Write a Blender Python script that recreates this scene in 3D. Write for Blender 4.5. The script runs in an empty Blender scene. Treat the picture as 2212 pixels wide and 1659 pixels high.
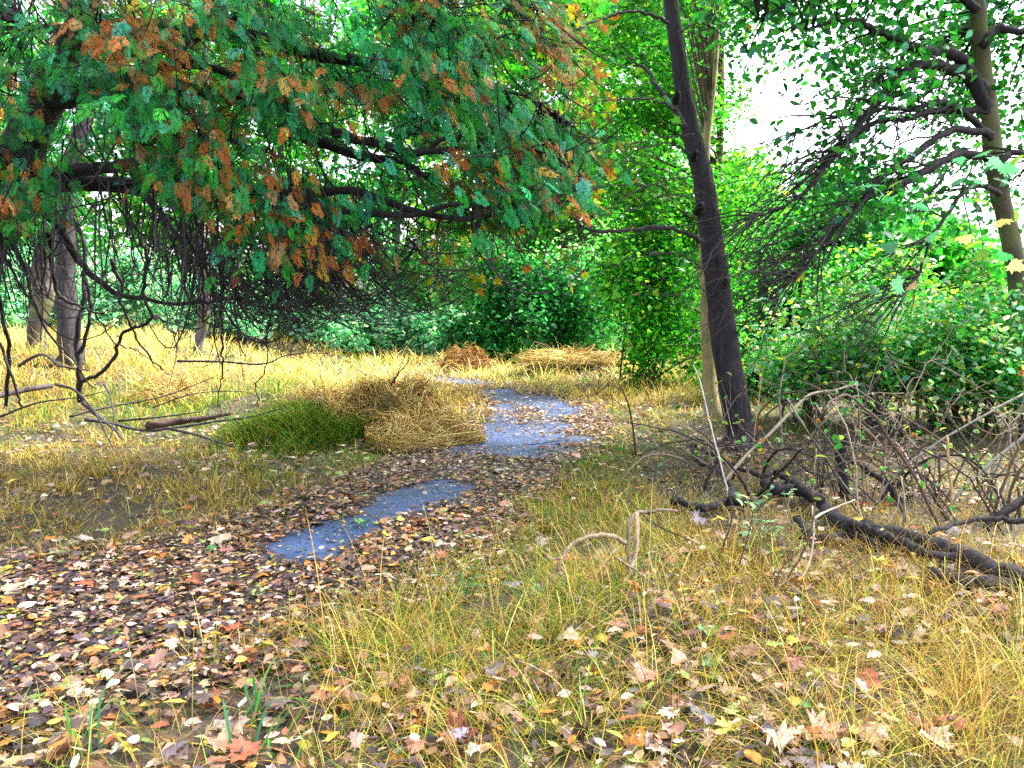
import bpy, math
import numpy as np
from mathutils import Vector

# ------------------------------------------------------------------ camera, sky, sun, exposure
sc = bpy.context.scene
CAM_H, PITCH, LENS = 1.6, math.radians(6.0), 28.0
cam_d = bpy.data.cameras.new('camera'); cam = bpy.data.objects.new('camera', cam_d)
sc.collection.objects.link(cam)
cam.location = (0, 0, CAM_H); cam.rotation_euler = (math.radians(90) - PITCH, 0, 0)
cam_d.lens = LENS; cam_d.sensor_width = 36; cam_d.clip_start = 0.05; cam_d.clip_end = 500
sc.camera = cam

SUN_EL, SUN_AZ = math.radians(55), math.radians(68)      # azimuth clockwise from straight ahead
world = bpy.data.worlds.new('World'); sc.world = world; world.use_nodes = True
wn = world.node_tree.nodes; wl = world.node_tree.links
bg = wn['Background']
sky = wn.new('ShaderNodeTexSky'); sky.sky_type = 'NISHITA'; sky.sun_disc = False
sky.sun_elevation = SUN_EL; sky.sun_rotation = SUN_AZ; sky.dust_density = 4.0; sky.air_density = 1.0
hs = wn.new('ShaderNodeHueSaturation'); hs.inputs['Saturation'].default_value = 0.42
wl.new(sky.outputs[0], hs.inputs['Color']); wl.new(hs.outputs[0], bg.inputs['Color'])
bg.inputs['Strength'].default_value = 0.15
sun_d = bpy.data.lights.new('sun', 'SUN'); sun = bpy.data.objects.new('sun', sun_d)
sc.collection.objects.link(sun)
sun_d.energy = 2.6; sun_d.angle = math.radians(9); sun_d.color = (1, .95, .86)
sd = Vector((math.sin(SUN_AZ) * math.cos(SUN_EL), math.cos(SUN_AZ) * math.cos(SUN_EL), math.sin(SUN_EL)))
sun.rotation_euler = (-sd).to_track_quat('-Z', 'Y').to_euler()
sc.view_settings.view_transform = 'Standard'; sc.view_settings.look = 'None'
sc.view_settings.exposure = 2.65; sc.view_settings.gamma = 1
sc.render.engine = 'CYCLES'
cy = sc.cycles
cy.use_denoising = False
cy.max_bounces = 6; cy.diffuse_bounces = 3; cy.glossy_bounces = 2; cy.transmission_bounces = 4
cy.caustics_reflective = False; cy.caustics_refractive = False
cy.sample_clamp_indirect = 8.0

# ------------------------------------------------------------------ maths helpers
F = LENS / 36 * 2212.0
CP, SP = math.cos(PITCH), math.sin(PITCH)
def ray(px, py):
    px = np.asarray(px, float); py = np.asarray(py, float)
    a = (px - 1106) / F; b = (829.5 - py) / F
    return np.stack([a, CP + b * SP, -SP + b * CP], -1)
def W(px, py, d):
    """world point seen at measured picture spot (photo scaled 2212 wide) at distance d ahead"""
    r = ray(px, py); return r * (np.asarray(d, float) / r[..., 1])[..., None] + np.array([0, 0, CAM_H])
def G(px, py):
    r = ray(px, py); return (r * (CAM_H / -r[..., 2])[..., None])[..., :2]
def project(p):
    p = np.asarray(p, float) - np.array([0, 0, CAM_H])
    f = p[..., 1] * CP - p[..., 2] * SP; u = p[..., 1] * SP + p[..., 2] * CP
    return 1106 + F * p[..., 0] / f, 829.5 - F * u / f, f
def sstep(a, b, x):
    t = np.clip((np.asarray(x, float) - a) / (b - a), 0, 1); return t * t * (3 - 2 * t)
def _h(ix, iy, iz, s):
    n = (ix * 374761393 + iy * 668265263 + iz * 1274126177 + s * 974711) & 0x7fffffff
    n = ((n ^ (n >> 13)) * 1103515245 + 12345) & 0x7fffffff
    n = ((n ^ (n >> 15)) * 214013 + 2531011) & 0x7fffffff
    return (n & 0xffff) / 65535.0
def vn(x, y, z=0.0, s=0):
    x = np.asarray(x, float); y = np.asarray(y, float); z = np.broadcast_to(np.asarray(z, float), x.shape)
    ix, iy, iz = np.floor(x).astype(np.int64), np.floor(y).astype(np.int64), np.floor(z).astype(np.int64)
    fx, fy, fz = x - ix, y - iy, z - iz
    fx, fy, fz = fx*fx*(3-2*fx), fy*fy*(3-2*fy), fz*fz*(3-2*fz)
    r = 0
    for dx in (0, 1):
        for dy in (0, 1):
            for dz in (0, 1):
                w = (fx if dx else 1-fx) * (fy if dy else 1-fy) * (fz if dz else 1-fz)
                r = r + w * _h(ix+dx, iy+dy, iz+dz, s)
    return r
def unit(v):
    return v / np.maximum(np.linalg.norm(v, axis=-1, keepdims=True), 1e-9)
def frames(axis, normal):
    y = unit(axis); z = normal - (normal * y).sum(-1, keepdims=True) * y; z = unit(z); x = np.cross(y, z)
    return np.stack([x, y, z], -1)
def smooth(pts, n=4):
    """Catmull-Rom through the given points"""
    p = np.asarray(pts, float); p = np.vstack([2*p[0]-p[1], p, 2*p[-1]-p[-2]]); out = []
    for i in range(1, len(p) - 2):
        for t in np.arange(n) / n:
            a, b, c, d = p[i-1], p[i], p[i+1], p[i+2]
            out.append(.5*((2*b)+(c-a)*t+(2*a-5*b+4*c-d)*t*t+(3*b-a-3*c+d)*t**3))
    out.append(p[-2]); return np.array(out)

# ------------------------------------------------------------------ mesh collector
class Geo:
    def __init__(s): s.v, s.q, s.t, s.c, s.n = [], [], [], [], 0
    def add(s, v, q=None, t=None, c=(.5, .5, .5)):
        v = np.asarray(v, float).reshape(-1, 3)
        if not len(v): return
        s.v.append(v); s.c.append(np.broadcast_to(np.asarray(c, float), (len(v), 3)))
        if q is not None and len(q): s.q.append(np.asarray(q, np.int64).reshape(-1, 4) + s.n)
        if t is not None and len(t): s.t.append(np.asarray(t, np.int64).reshape(-1, 3) + s.n)
        s.n += len(v)
    def scatter(s, tmpl, M, pos, col, shade=None):
        tv, tq, tt = tmpl; k = len(tv); N = len(pos)
        if N == 0: return
        v = np.einsum('nij,kj->nki', M, tv) + pos[:, None]
        c = np.repeat(np.asarray(col)[:, None], k, 1)
        if shade is not None: c = c * shade[None, :, None]
        off = (np.arange(N) * k)[:, None, None]
        s.add(v.reshape(-1, 3), (tq[None] + off).reshape(-1, 4) if len(tq) else None,
              (tt[None] + off).reshape(-1, 3) if len(tt) else None, c.reshape(-1, 3))
    def tube(s, pts, rad, sides=6, col=(.05, .04, .04), cap=True, rough=0.0, seed=0):
        p = np.asarray(pts, float); n = len(p); rad = np.interp(np.linspace(0, 1, n), np.linspace(0, 1, len(np.atleast_1d(rad))), np.atleast_1d(rad))
        t = unit(np.gradient(p, axis=0)); ref = np.array([1., 0, 0]) if abs(t[0][0]) < .8 else np.array([0, 0, 1.])
        xs = []; r = ref
        for i in range(n):
            r = unit(r - t[i] * (r @ t[i])); xs.append(r)
        x = np.array(xs); y = np.cross(t, x)
        a = np.linspace(0, 2*np.pi, sides, endpoint=False)
        rr = rad[:, None] * np.ones(sides)
        if rough: rr = rr * (1 + rough * (vn(np.arange(n)[:, None]*.7 + np.cos(a)*1.5, np.sin(a)*1.5 + 0*rr, seed*3.1)*2 - 1))
        v = p[:, None] + (x[:, None]*np.cos(a)[None, :, None] + y[:, None]*np.sin(a)[None, :, None]) * rr[..., None]
        i, j = np.meshgrid(np.arange(n-1), np.arange(sides), indexing='ij'); j2 = (j+1) % sides
        q = np.stack([i*sides+j, i*sides+j2, (i+1)*sides+j2, (i+1)*sides+j], -1).reshape(-1, 4)
        v = v.reshape(-1, 3); tri = None
        if cap:
            v = np.vstack([v, p[0], p[-1]]); k = n*sides; jj = np.arange(sides); kk = (jj+1) % sides
            tri = np.vstack([np.stack([kk, jj, np.full(sides, k)], -1), np.stack([(n-1)*sides+jj, (n-1)*sides+kk, np.full(sides, k+1)], -1)])
        s.add(v, q, tri, col)
    def tubes(s, P, R, sides=4, col=(.04, .035, .035)):
        """many thin twigs at once: P (N,n,3), R (N,n)"""
        N, n, _ = P.shape
        if N == 0: return
        t = unit(np.gradient(P, axis=1)); ch = P[:, -1] - P[:, 0]; dev = P[:, n//2] - .5*(P[:, 0]+P[:, -1])
        ref = np.cross(ch, dev); bad = np.linalg.norm(ref, axis=1) < 1e-5
        ref[bad] = np.cross(ch[bad], np.array([.31, .52, .8])); ref = unit(ref)[:, None]
        x = unit(np.cross(t, ref)); y = np.cross(t, x)
        a = np.linspace(0, 2*np.pi, sides, endpoint=False)
        v = P[:, :, None] + (x[:, :, None]*np.cos(a)[None, None, :, None] + y[:, :, None]*np.sin(a)[None, None, :, None]) * R[:, :, None, None]
        i, j = np.meshgrid(np.arange(n-1), np.arange(sides), indexing='ij'); j2 = (j+1) % sides
        q = np.stack([i*sides+j, i*sides+j2, (i+1)*sides+j2, (i+1)*sides+j], -1).reshape(-1, 4)
        q = (q[None] + (np.arange(N)*n*sides)[:, None, None]).reshape(-1, 4)
        c = np.asarray(col, float)
        if c.ndim == 2: c = np.repeat(c, n*sides, 0)
        s.add(v.reshape(-1, 3), q, None, c)
    def build(s, name, mat, parent=None, smooth_shade=True):
        me = bpy.data.meshes.new(name)
        v = np.vstack(s.v); c = np.vstack(s.c)
        if parent is not None: v = v - np.array(parent.matrix_world.translation if parent.parent else parent.location)
        q = np.vstack(s.q) if s.q else np.zeros((0, 4), int); t = np.vstack(s.t) if s.t else np.zeros((0, 3), int)
        loops = np.concatenate([q.ravel(), t.ravel()]).astype(np.int32)
        starts = np.concatenate([np.arange(len(q))*4, len(q)*4 + np.arange(len(t))*3]).astype(np.int32)
        me.vertices.add(len(v)); me.vertices.foreach_set('co', v.astype(np.float32).ravel())
        me.loops.add(len(loops)); me.loops.foreach_set('vertex_index', loops)
        me.polygons.add(len(starts)); me.polygons.foreach_set('loop_start', starts)
        me.polygons.foreach_set('use_smooth', np.full(len(starts), smooth_shade))
        at = me.attributes.new('col', 'FLOAT_COLOR', 'POINT')
        at.data.foreach_set('color', np.hstack([c, np.ones((len(c), 1))]).astype(np.float32).ravel())
        me.update(calc_edges=True); me.materials.append(mat)
        o = bpy.data.objects.new(name, me); sc.collection.objects.link(o)
        if parent is not None: o.parent = parent
        return o
def thing(name, loc, label, cat, group=None):
    o = bpy.data.objects.new(name, None); sc.collection.objects.link(o)
    o.location = [float(a) for a in loc]; o.empty_display_size = .2
    o['label'] = label; o['category'] = cat
    if group: o['group'] = group
    return o
def tag(o, label=None, cat=None, group=None, kind=None):
    for k, v in (('label', label), ('category', cat), ('group', group), ('kind', kind)):
        if v: o[k] = v
    return o

# ------------------------------------------------------------------ materials
def new_mat(name):
    m = bpy.data.materials.new(name); m.use_nodes = True
    nt = m.node_tree; return m, nt.nodes, nt.links, nt.nodes['Principled BSDF'], nt.nodes['Material Output']
def leaf_mat(name, trans=.4, rough=.5, boost=1.5, spec=.5, blotch=0.0):
    m, n, l, b, out = new_mat(name)
    a = n.new('ShaderNodeAttribute'); a.attribute_name = 'col'
    b.inputs['Roughness'].default_value = rough; b.inputs['Specular IOR Level'].default_value = spec
    col = a.outputs['Color']
    if blotch:
        tc = n.new('ShaderNodeTexCoord')
        nz = n.new('ShaderNodeTexNoise'); nz.inputs['Scale'].default_value = 28; nz.inputs['Detail'].default_value = 4
        l.new(tc.outputs['Object'], nz.inputs['Vector'])
        mr = n.new('ShaderNodeMapRange'); mr.inputs[1].default_value = .3; mr.inputs[2].default_value = .7
        mr.inputs[3].default_value = 1 - blotch; mr.inputs[4].default_value = 1 + blotch * .5
        l.new(nz.outputs['Fac'], mr.inputs[0])
        mx = n.new('ShaderNodeVectorMath'); mx.operation = 'SCALE'
        l.new(col, mx.inputs[0]); l.new(mr.outputs[0], mx.inputs['Scale']); col = mx.outputs[0]
    l.new(col, b.inputs['Base Color'])
    tr = n.new('ShaderNodeBsdfTranslucent')
    sc_ = n.new('ShaderNodeVectorMath'); sc_.operation = 'MULTIPLY'; sc_.inputs[1].default_value = (boost*1.15, boost, boost*.7)
    l.new(col, sc_.inputs[0]); l.new(sc_.outputs[0], tr.inputs['Color'])
    mix = n.new('ShaderNodeMixShader'); mix.inputs[0].default_value = trans
    l.new(b.outputs[0], mix.inputs[1]); l.new(tr.outputs[0], mix.inputs[2]); l.new(mix.outputs[0], out.inputs['Surface'])
    return m
def bark_mat(name, scale=14, stretch=.25, contrast=.5, bump=.5, rough=.85, tint=None):
    m, n, l, b, out = new_mat(name)
    a = n.new('ShaderNodeAttribute'); a.attribute_name = 'col'
    tc = n.new('ShaderNodeTexCoord'); mp = n.new('ShaderNodeMapping'); mp.inputs['Scale'].default_value = (1, 1, stretch)
    l.new(tc.outputs['Object'], mp.inputs['Vector'])
    nz = n.new('ShaderNodeTexNoise'); nz.inputs['Scale'].default_value = scale; nz.inputs['Detail'].default_value = 7; nz.inputs['Roughness'].default_value = .65
    l.new(mp.outputs[0], nz.inputs['Vector'])
    mr = n.new('ShaderNodeMapRange'); mr.inputs[1].default_value = .3; mr.inputs[2].default_value = .7
    mr.inputs[3].default_value = 1 - contrast; mr.inputs[4].default_value = 1 + contrast
    l.new(nz.outputs['Fac'], mr.inputs[0])
    mx = n.new('ShaderNodeVectorMath'); mx.operation = 'SCALE'; l.new(a.outputs['Color'], mx.inputs[0]); l.new(mr.outputs[0], mx.inputs['Scale'])
    src = mx.outputs[0]
    if tint:
        n2 = n.new('ShaderNodeTexNoise'); n2.inputs['Scale'].default_value = 3.2; n2.inputs['Detail'].default_value = 5
        l.new(tc.outputs['Object'], n2.inputs['Vector'])
        r2 = n.new('ShaderNodeMapRange'); r2.inputs[1].default_value = .48; r2.inputs[2].default_value = .62; l.new(n2.outputs['Fac'], r2.inputs[0])
        mc = n.new('ShaderNodeMix'); mc.data_type = 'RGBA'; l.new(r2.outputs[0], mc.inputs[0]); l.new(src, mc.inputs[6]); mc.inputs[7].default_value = (*tint, 1)
        src = mc.outputs[2]
    l.new(src, b.inputs['Base Color']); b.inputs['Roughness'].default_value = rough; b.inputs['Specular IOR Level'].default_value = .3
    bp = n.new('ShaderNodeBump'); bp.inputs['Strength'].default_value = bump; bp.inputs['Distance'].default_value = .02
    l.new(nz.outputs['Fac'], bp.inputs['Height']); l.new(bp.outputs[0], b.inputs['Normal'])
    return m
M_LEAF = leaf_mat('broad_leaves', .5, .45, 2.0, .28)
M_CEDAR = leaf_mat('cedar_fronds', .35, .55, 1.6, .18)
M_GRASS = leaf_mat('grass_blades', .3, .6, 1.2, .2)
M_DRY = leaf_mat('fallen_leaves', .12, .5, 1.1, .45, .35)
M_BARK = bark_mat('dark_bark', 22, .14, .8, 1.0)
M_PALE = bark_mat('pale_bark', 9, .5, .35, .3, .8, (.13, .14, .06))
M_TWIG = bark_mat('twig_bark', 30, 1, .35, .2)
def ground_mat():
    m, n, l, b, out = new_mat('leafy_soil')
    tc = n.new('ShaderNodeTexCoord')
    a = n.new('ShaderNodeTexNoise'); a.inputs['Scale'].default_value = 1.1; a.inputs['Detail'].default_value = 8; l.new(tc.outputs['Object'], a.inputs['Vector'])
    v = n.new('ShaderNodeTexVoronoi'); v.inputs['Scale'].default_value = 26; l.new(tc.outputs['Object'], v.inputs['Vector'])
    r = n.new('ShaderNodeValToRGB'); e = r.color_ramp.elements
    e[0].position = .3; e[0].color = (.022, .014, .010, 1); e[1].position = .7; e[1].color = (.085, .055, .016, 1)
    x = e.new(.5); x.color = (.042, .028, .010, 1)
    l.new(a.outputs['Fac'], r.inputs[0])
    mc = n.new('ShaderNodeMix'); mc.data_type = 'RGBA'; mc.blend_type = 'OVERLAY'; mc.inputs[0].default_value = .3
    l.new(r.outputs[0], mc.inputs[6]); l.new(v.outputs['Color'], mc.inputs[7]); 
    hs = n.new('ShaderNodeHueSaturation'); hs.inputs['Saturation'].default_value = .7; l.new(mc.outputs[2], hs.inputs['Color'])
    l.new(hs.outputs[0], b.inputs['Base Color']); b.inputs['Roughness'].default_value = .9
    bp = n.new('ShaderNodeBump'); bp.inputs['Strength'].default_value = .8; bp.inputs['Distance'].default_value = .03
    l.new(v.outputs['Distance'], bp.inputs['Height']); l.new(bp.outputs[0], b.inputs['Normal'])
    return m
def asphalt_mat():
    m, n, l, b, out = new_mat('damp_asphalt')
    tc = n.new('ShaderNodeTexCoord')
    a = n.new('ShaderNodeTexNoise'); a.inputs['Scale'].default_value = 180; a.inputs['Detail'].default_value = 3; l.new(tc.outputs['Object'], a.inputs['Vector'])
    c = n.new('ShaderNodeTexNoise'); c.inputs['Scale'].default_value = 2.3; c.inputs['Detail'].default_value = 6; l.new(tc.outputs['Object'], c.inputs['Vector'])
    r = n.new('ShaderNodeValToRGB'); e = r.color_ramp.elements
    e[0].position = .32; e[0].color = (.012, .030, .085, 1); e[1].position = .7; e[1].color = (.035, .075, .19, 1)  # blue of the reflected sky is put into the asphalt colour
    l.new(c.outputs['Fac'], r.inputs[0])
    mr = n.new('ShaderNodeMapRange'); mr.inputs[1].default_value = .3; mr.inputs[2].default_value = .7; mr.inputs[3].default_value = .35; mr.inputs[4].default_value = 1.6
    l.new(a.outputs['Fac'], mr.inputs[0])
    mx = n.new('ShaderNodeVectorMath'); mx.operation = 'SCALE'; l.new(r.outputs[0], mx.inputs[0]); l.new(mr.outputs[0], mx.inputs['Scale'])
    at = n.new('ShaderNodeAttribute'); at.attribute_name = 'col'
    hm = n.new('ShaderNodeMix'); hm.data_type = 'RGBA'; l.new(at.outputs['Fac'], hm.inputs[0]); hm.inputs[6].default_value = (.020, .013, .013, 1); l.new(mx.outputs[0], hm.inputs[7])
    l.new(hm.outputs[2], b.inputs['Base Color'])
    rr = n.new('ShaderNodeMapRange'); rr.inputs[1].default_value = .4; rr.inputs[2].default_value = .65; rr.inputs[3].default_value = .5; rr.inputs[4].default_value = .85
    l.new(c.outputs['Fac'], rr.inputs[0]); l.new(rr.outputs[0], b.inputs['Roughness'])
    bp = n.new('ShaderNodeBump'); bp.inputs['Strength'].default_value = .4; bp.inputs['Distance'].default_value = .004
    l.new(a.outputs['Fac'], bp.inputs['Height']); l.new(bp.outputs[0], b.inputs['Normal'])
    return m

# ------------------------------------------------------------------ ground and path
CL = smooth([(-9, 2.2), (-6.2, 2.8), (-4.5, 3.2), (-3.0, 3.6), (-2.0, 4.1), (-1.35, 4.75), (-.98, 5.6), (-.62, 6.8), (-.18, 8.2), (.3, 9.8), (.36, 11.3), (0, 13.2), (-.8, 15), (-2.4, 17), (-5, 19.5), (-9, 22)], 8)
def path_dist(x, y):
    x = np.asarray(x, float); sh = x.shape; P = np.stack([x.ravel(), np.asarray(y, float).ravel()], -1)
    best = np.full(len(P), 1e9)
    for a, b in zip(CL[:-1], CL[1:]):
        ab = b - a; t = np.clip(((P - a) @ ab) / (ab @ ab), 0, 1)
        best = np.minimum(best, np.hypot(*(P - a - t[:, None]*ab).T))
    return best.reshape(sh)*np.interp(np.asarray(y, float), [4.2, 6.5], [.80, 1.0])
BUMPS = [(-2.45, 9.1, .6, .5, .20), (-1.5, 9.9, .75, .6, .10), (-2.6, 10.9, 1.1, .7, .22), (1.6, 16.7, 1.4, .8, .34), (-1.3, 18.6, .9, .6, .3),
         (1.0, 3.6, .8, .7, .10), (2.6, 4.4, 1.2, .9, .08), (-3.6, 11.2, .8, .5, .22)]
def H(x, y):
    x = np.asarray(x, float); y = np.asarray(y, float)
    h = .12*(vn(x*.55, y*.55, 0, 3)-.5) + .05*(vn(x*1.9, y*1.9, 0, 4)-.5)
    h = h + .75*sstep(-3.2, -9, x)*sstep(8.5, 15, y) + .25*sstep(3, 9, x)*sstep(8, 16, y)
    for bx, by, rx, ry, bh in BUMPS:
        h = h + bh*np.exp(-((x-bx)/rx)**2 - ((y-by)/ry)**2)
    return h
def Hp(x, y, d=None):
    d = path_dist(x, y) if d is None else d
    k = sstep(.75, 1.5, d); return H(x, y)*k + (1-k)*.0
PATCH = [(-1.28, 5.0, -.6, 6.55, .27), (-.05, 8.5, .35, 12.6, .62), (-.4, 8.6, .6, 8.9, .3), (-1.4, 15.9, -.75, 15.1, .35), (.05, 12.6, -.2, 13.8, .35)]
def bare(x, y):
    m = np.zeros(len(x))
    for ax, ay, bx, by, r in PATCH:
        t = np.clip(((x-ax)*(bx-ax)+(y-ay)*(by-ay))/((bx-ax)**2+(by-ay)**2), 0, 1); d = np.hypot(x-ax-t*(bx-ax), y-ay-t*(by-ay))
        m = np.maximum(m, 1-sstep(r*.7, r*1.25, d + (.45*r*(vn(x*3, y*3, 0, 71)-.5) + .25*r*(vn(x*9, y*9, 0, 72)-.5))*2))
    isl = np.exp(-((x-.22)/.24)**2-((y-10.9)/.75)**2); return np.clip(m-1.1*isl, 0, 1)
def ground():
    g = Geo()
    def sheet(xs, ys):
        X, Y = np.meshgrid(xs, ys); Z = Hp(X, Y) if True else 0
        n, m = X.shape; i, j = np.meshgrid(np.arange(n-1), np.arange(m-1), indexing='ij')
        q = np.stack([i*m+j, i*m+j+1, (i+1)*m+j+1, (i+1)*m+j], -1).reshape(-1, 4)
        g.add(np.stack([X, Y, Z], -1).reshape(-1, 3), q)
    xs = np.concatenate([np.array([-90, -70, -50, -35, -26]), np.arange(-20, 20.1, .25), np.array([26, 35, 50, 70, 90])])
    ys = np.concatenate([np.array([-30, -12, -5, -2]), np.arange(-1, 32, .25), np.array([36, 45, 60, 75, 90])])
    sheet(xs, ys)
    tag(g.build('ground', ground_mat()), kind='structure')
    g = Geo(); C2 = smooth(CL[::3], 9); n = len(C2); t = unit(np.gradient(C2, axis=0)); nrm = np.stack([-t[:, 1], t[:, 0]], -1)
    offs = np.linspace(-1.02, 1.02, 41); V = []
    for o in offs:
        hw = np.interp(C2[:, 1], [4.2, 6.5], [1.2, 1.0]); p = C2 + nrm*(o*hw)[:, None]; V.append(np.column_stack([p, .014 + .012*(1-o*o) + np.zeros(n) - .05*(abs(o) > .99)]))
    V = np.stack(V, 1); m = len(offs); i, j = np.meshgrid(np.arange(n-1), np.arange(m-1), indexing='ij')
    q = np.stack([i*m+j, i*m+j+1, (i+1)*m+j+1, (i+1)*m+j], -1).reshape(-1, 4); V = V.reshape(-1, 3)
    b = bare(V[:, 0], V[:, 1]); g.add(V, q[:, ::-1], None, np.stack([b, b, b], -1))
    tag(g.build('path', asphalt_mat()), kind='structure')
ground()

# ------------------------------------------------------------------ leaf shapes
def T(v, q=(), t=()):
    return np.array(v, float), np.array(q, int).reshape(-1, 4), np.array(t, int).reshape(-1, 3)
L_DIA = T([(0, 0, 0), (.34, .42, .09), (0, 1, -.08), (-.34, .42, .09)], (), [(0, 1, 2), (0, 2, 3)])
L_OVAL = T([(0, 0, 0), (.2, .18, .05), (.3, .48, .07), (.16, .8, .02), (0, 1, -.1), (-.16, .8, .02), (-.3, .48, .07), (-.2, .18, .05), (0, .5, 0)],
           (), [(0, 1, 8), (1, 2, 8), (2, 3, 8), (3, 4, 8), (4, 5, 8), (5, 6, 8), (6, 7, 8), (7, 0, 8)])
L_NARROW = T([(0, 0, 0), (.15, .3, .06), (.14, .65, .05), (0, 1, -.02), (-.14, .65, .07), (-.15, .3, .04)], [(0, 1, 2, 5), (5, 2, 3, 4)], ())
L_CURL = T([(0, 0, .05), (.2, .25, .0), (.24, .6, .04), (0, 1, .14), (-.22, .6, .12), (-.2, .25, .10), (0, .5, .0)],
           (), [(0, 1, 6), (1, 2, 6), (2, 3, 6), (3, 4, 6), (4, 5, 6), (5, 0, 6)])
def lobed(kind='maple'):
    if kind == 'maple':
        half = [(0, 0), (.10, .03), (.34, -.10), (.30, .06), (.50, .12), (.38, .22), (.56, .46), (.34, .42), (.30, .50), (.24, .52), (.27, .74), (.13, .72)]
    elif kind == 'oak':
        half = [(0, 0), (.05, .06), (.16, .16), (.07, .24), (.25, .36), (.10, .45), (.33, .62), (.13, .66), (.22, .84), (.09, .86)]
    else:
        half = [(0, 0), (.16, -.04), (.36, .06), (.56, .30), (.40, .36), (.44, .58), (.24, .60), (.14, .80)]
    tip = [(0, 1.0)]
    out = half + tip + [(-x, y) for x, y in half[:0:-1]]
    return np.array(out)
def lobed_tmpl(kind, curl=.25, seed=0):
    o = lobed(kind); k = len(o); rng = np.random.default_rng(seed)
    z = curl*(o[:, 0]**2*1.2 + (o[:, 1]-.45)**2*.6) + curl*.35*rng.normal(0, .35, k)
    c = np.array([0, .36]); mid = c + (o-c)*.5
    zm = z*.3
    v = np.vstack([np.column_stack([o, z]), np.column_stack([mid, zm]), [[0, .36, 0]]])
    i = np.arange(k); j = (i+1) % k
    return T(v, np.stack([i, j, k+j, k+i], -1), np.stack([k+i, k+j, np.full(k, 2*k)], -1))
L_MAPLE = lobed_tmpl('maple', -.3, 1); L_OAK = lobed_tmpl('oak', .3, 2); L_PLANE = lobed_tmpl('plane', .3, 3)
def cedar_frond(seed):
    rng = np.random.default_rng(seed); v, t = [], []
    def spike(a, b, w):
        a = np.array(a, float); b = np.array(b, float); d = b-a; s = np.array([-d[1], d[0], 0]); s = s/np.linalg.norm(s)*w
        m = a + d*.45; n = len(v); v.extend([a, m+s, b, m-s]); t.extend([(n, n+1, n+2), (n, n+2, n+3)])
    zz = lambda y, x=0: -.30*y*y - .25*abs(x)**1.5
    K = 9
    for k in range(K):
        y = .06 + .86*k/(K-1); sd = 1 if k % 2 else -1
        for s_ in (sd, -sd)[:2 if k % 3 else 1]:
            ln = (.46*(1-y)**.7 + .10)*rng.uniform(.75, 1.15); an = math.radians(rng.uniform(38, 60))
            ex, ey = s_*ln*math.sin(an), y + ln*math.cos(an)
            spike((0, y, zz(y)), (ex, ey, zz(ey, ex)), .028)
            for f in (.4, .68):
                bx, by = ex*f, y+(ey-y)*f; l2 = ln*(.42-.2*f+.1)
                a2 = an - s_*0 ; 
                for o in (-.75, .6):
                    aa = an+o; px, py = bx+s_*l2*math.sin(aa), by+l2*math.cos(aa)
                    spike((bx, by, zz(by, bx)), (px, py, zz(py, px)), .022)
    spike((0, 0, 0), (0, .55, zz(.55)), .016); spike((0, .5, zz(.5)), (0, 1.05, zz(1.05)), .03)
    return T(v, (), t)
FRONDS = [cedar_frond(s) for s in range(5)]

def leaf_cloud(g, pos, size, cols, rng, tmpl=L_DIA, up=.8, jit=.75, droop=.35, out=None, outw=.3):
    n = len(pos)
    if n == 0: return
    nr = np.array([0, 0, 1.])*up + rng.normal(0, jit, (n, 3))
    if out is not None: nr = nr + unit(out)*outw
    az = rng.uniform(0, 2*np.pi, n)
    ax = np.stack([np.cos(az), np.sin(az), -droop + rng.normal(0, .35, n)], -1)
    M = frames(ax, nr) * np.asarray(size).reshape(-1, 1, 1)
    g.scatter(tmpl, M, pos - M[:, :, 1]*.5, cols)
def pick(pal, w, n, rng, var=.18):
    pal = np.array(pal, float); w = np.array(w, float)/sum(w)
    c = pal[rng.choice(len(pal), n, p=w)]
    return np.clip(c*np.exp(rng.normal(0, var, (n, 1)))*np.exp(rng.normal(0, var*.4, (n, 3))), 0, .9)
def bez(A, B, C, n=6):
    t = np.linspace(0, 1, n)[None, :, None]
    return A[:, None]*(1-t)**2 + 2*B[:, None]*t*(1-t) + C[:, None]*t*t
GREEN = [(.012, .15, .010), (.03, .22, .012), (.006, .09, .016), (.09, .27, .012), (.02, .17, .06)]
YEL = (.34, .30, .012)

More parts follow.
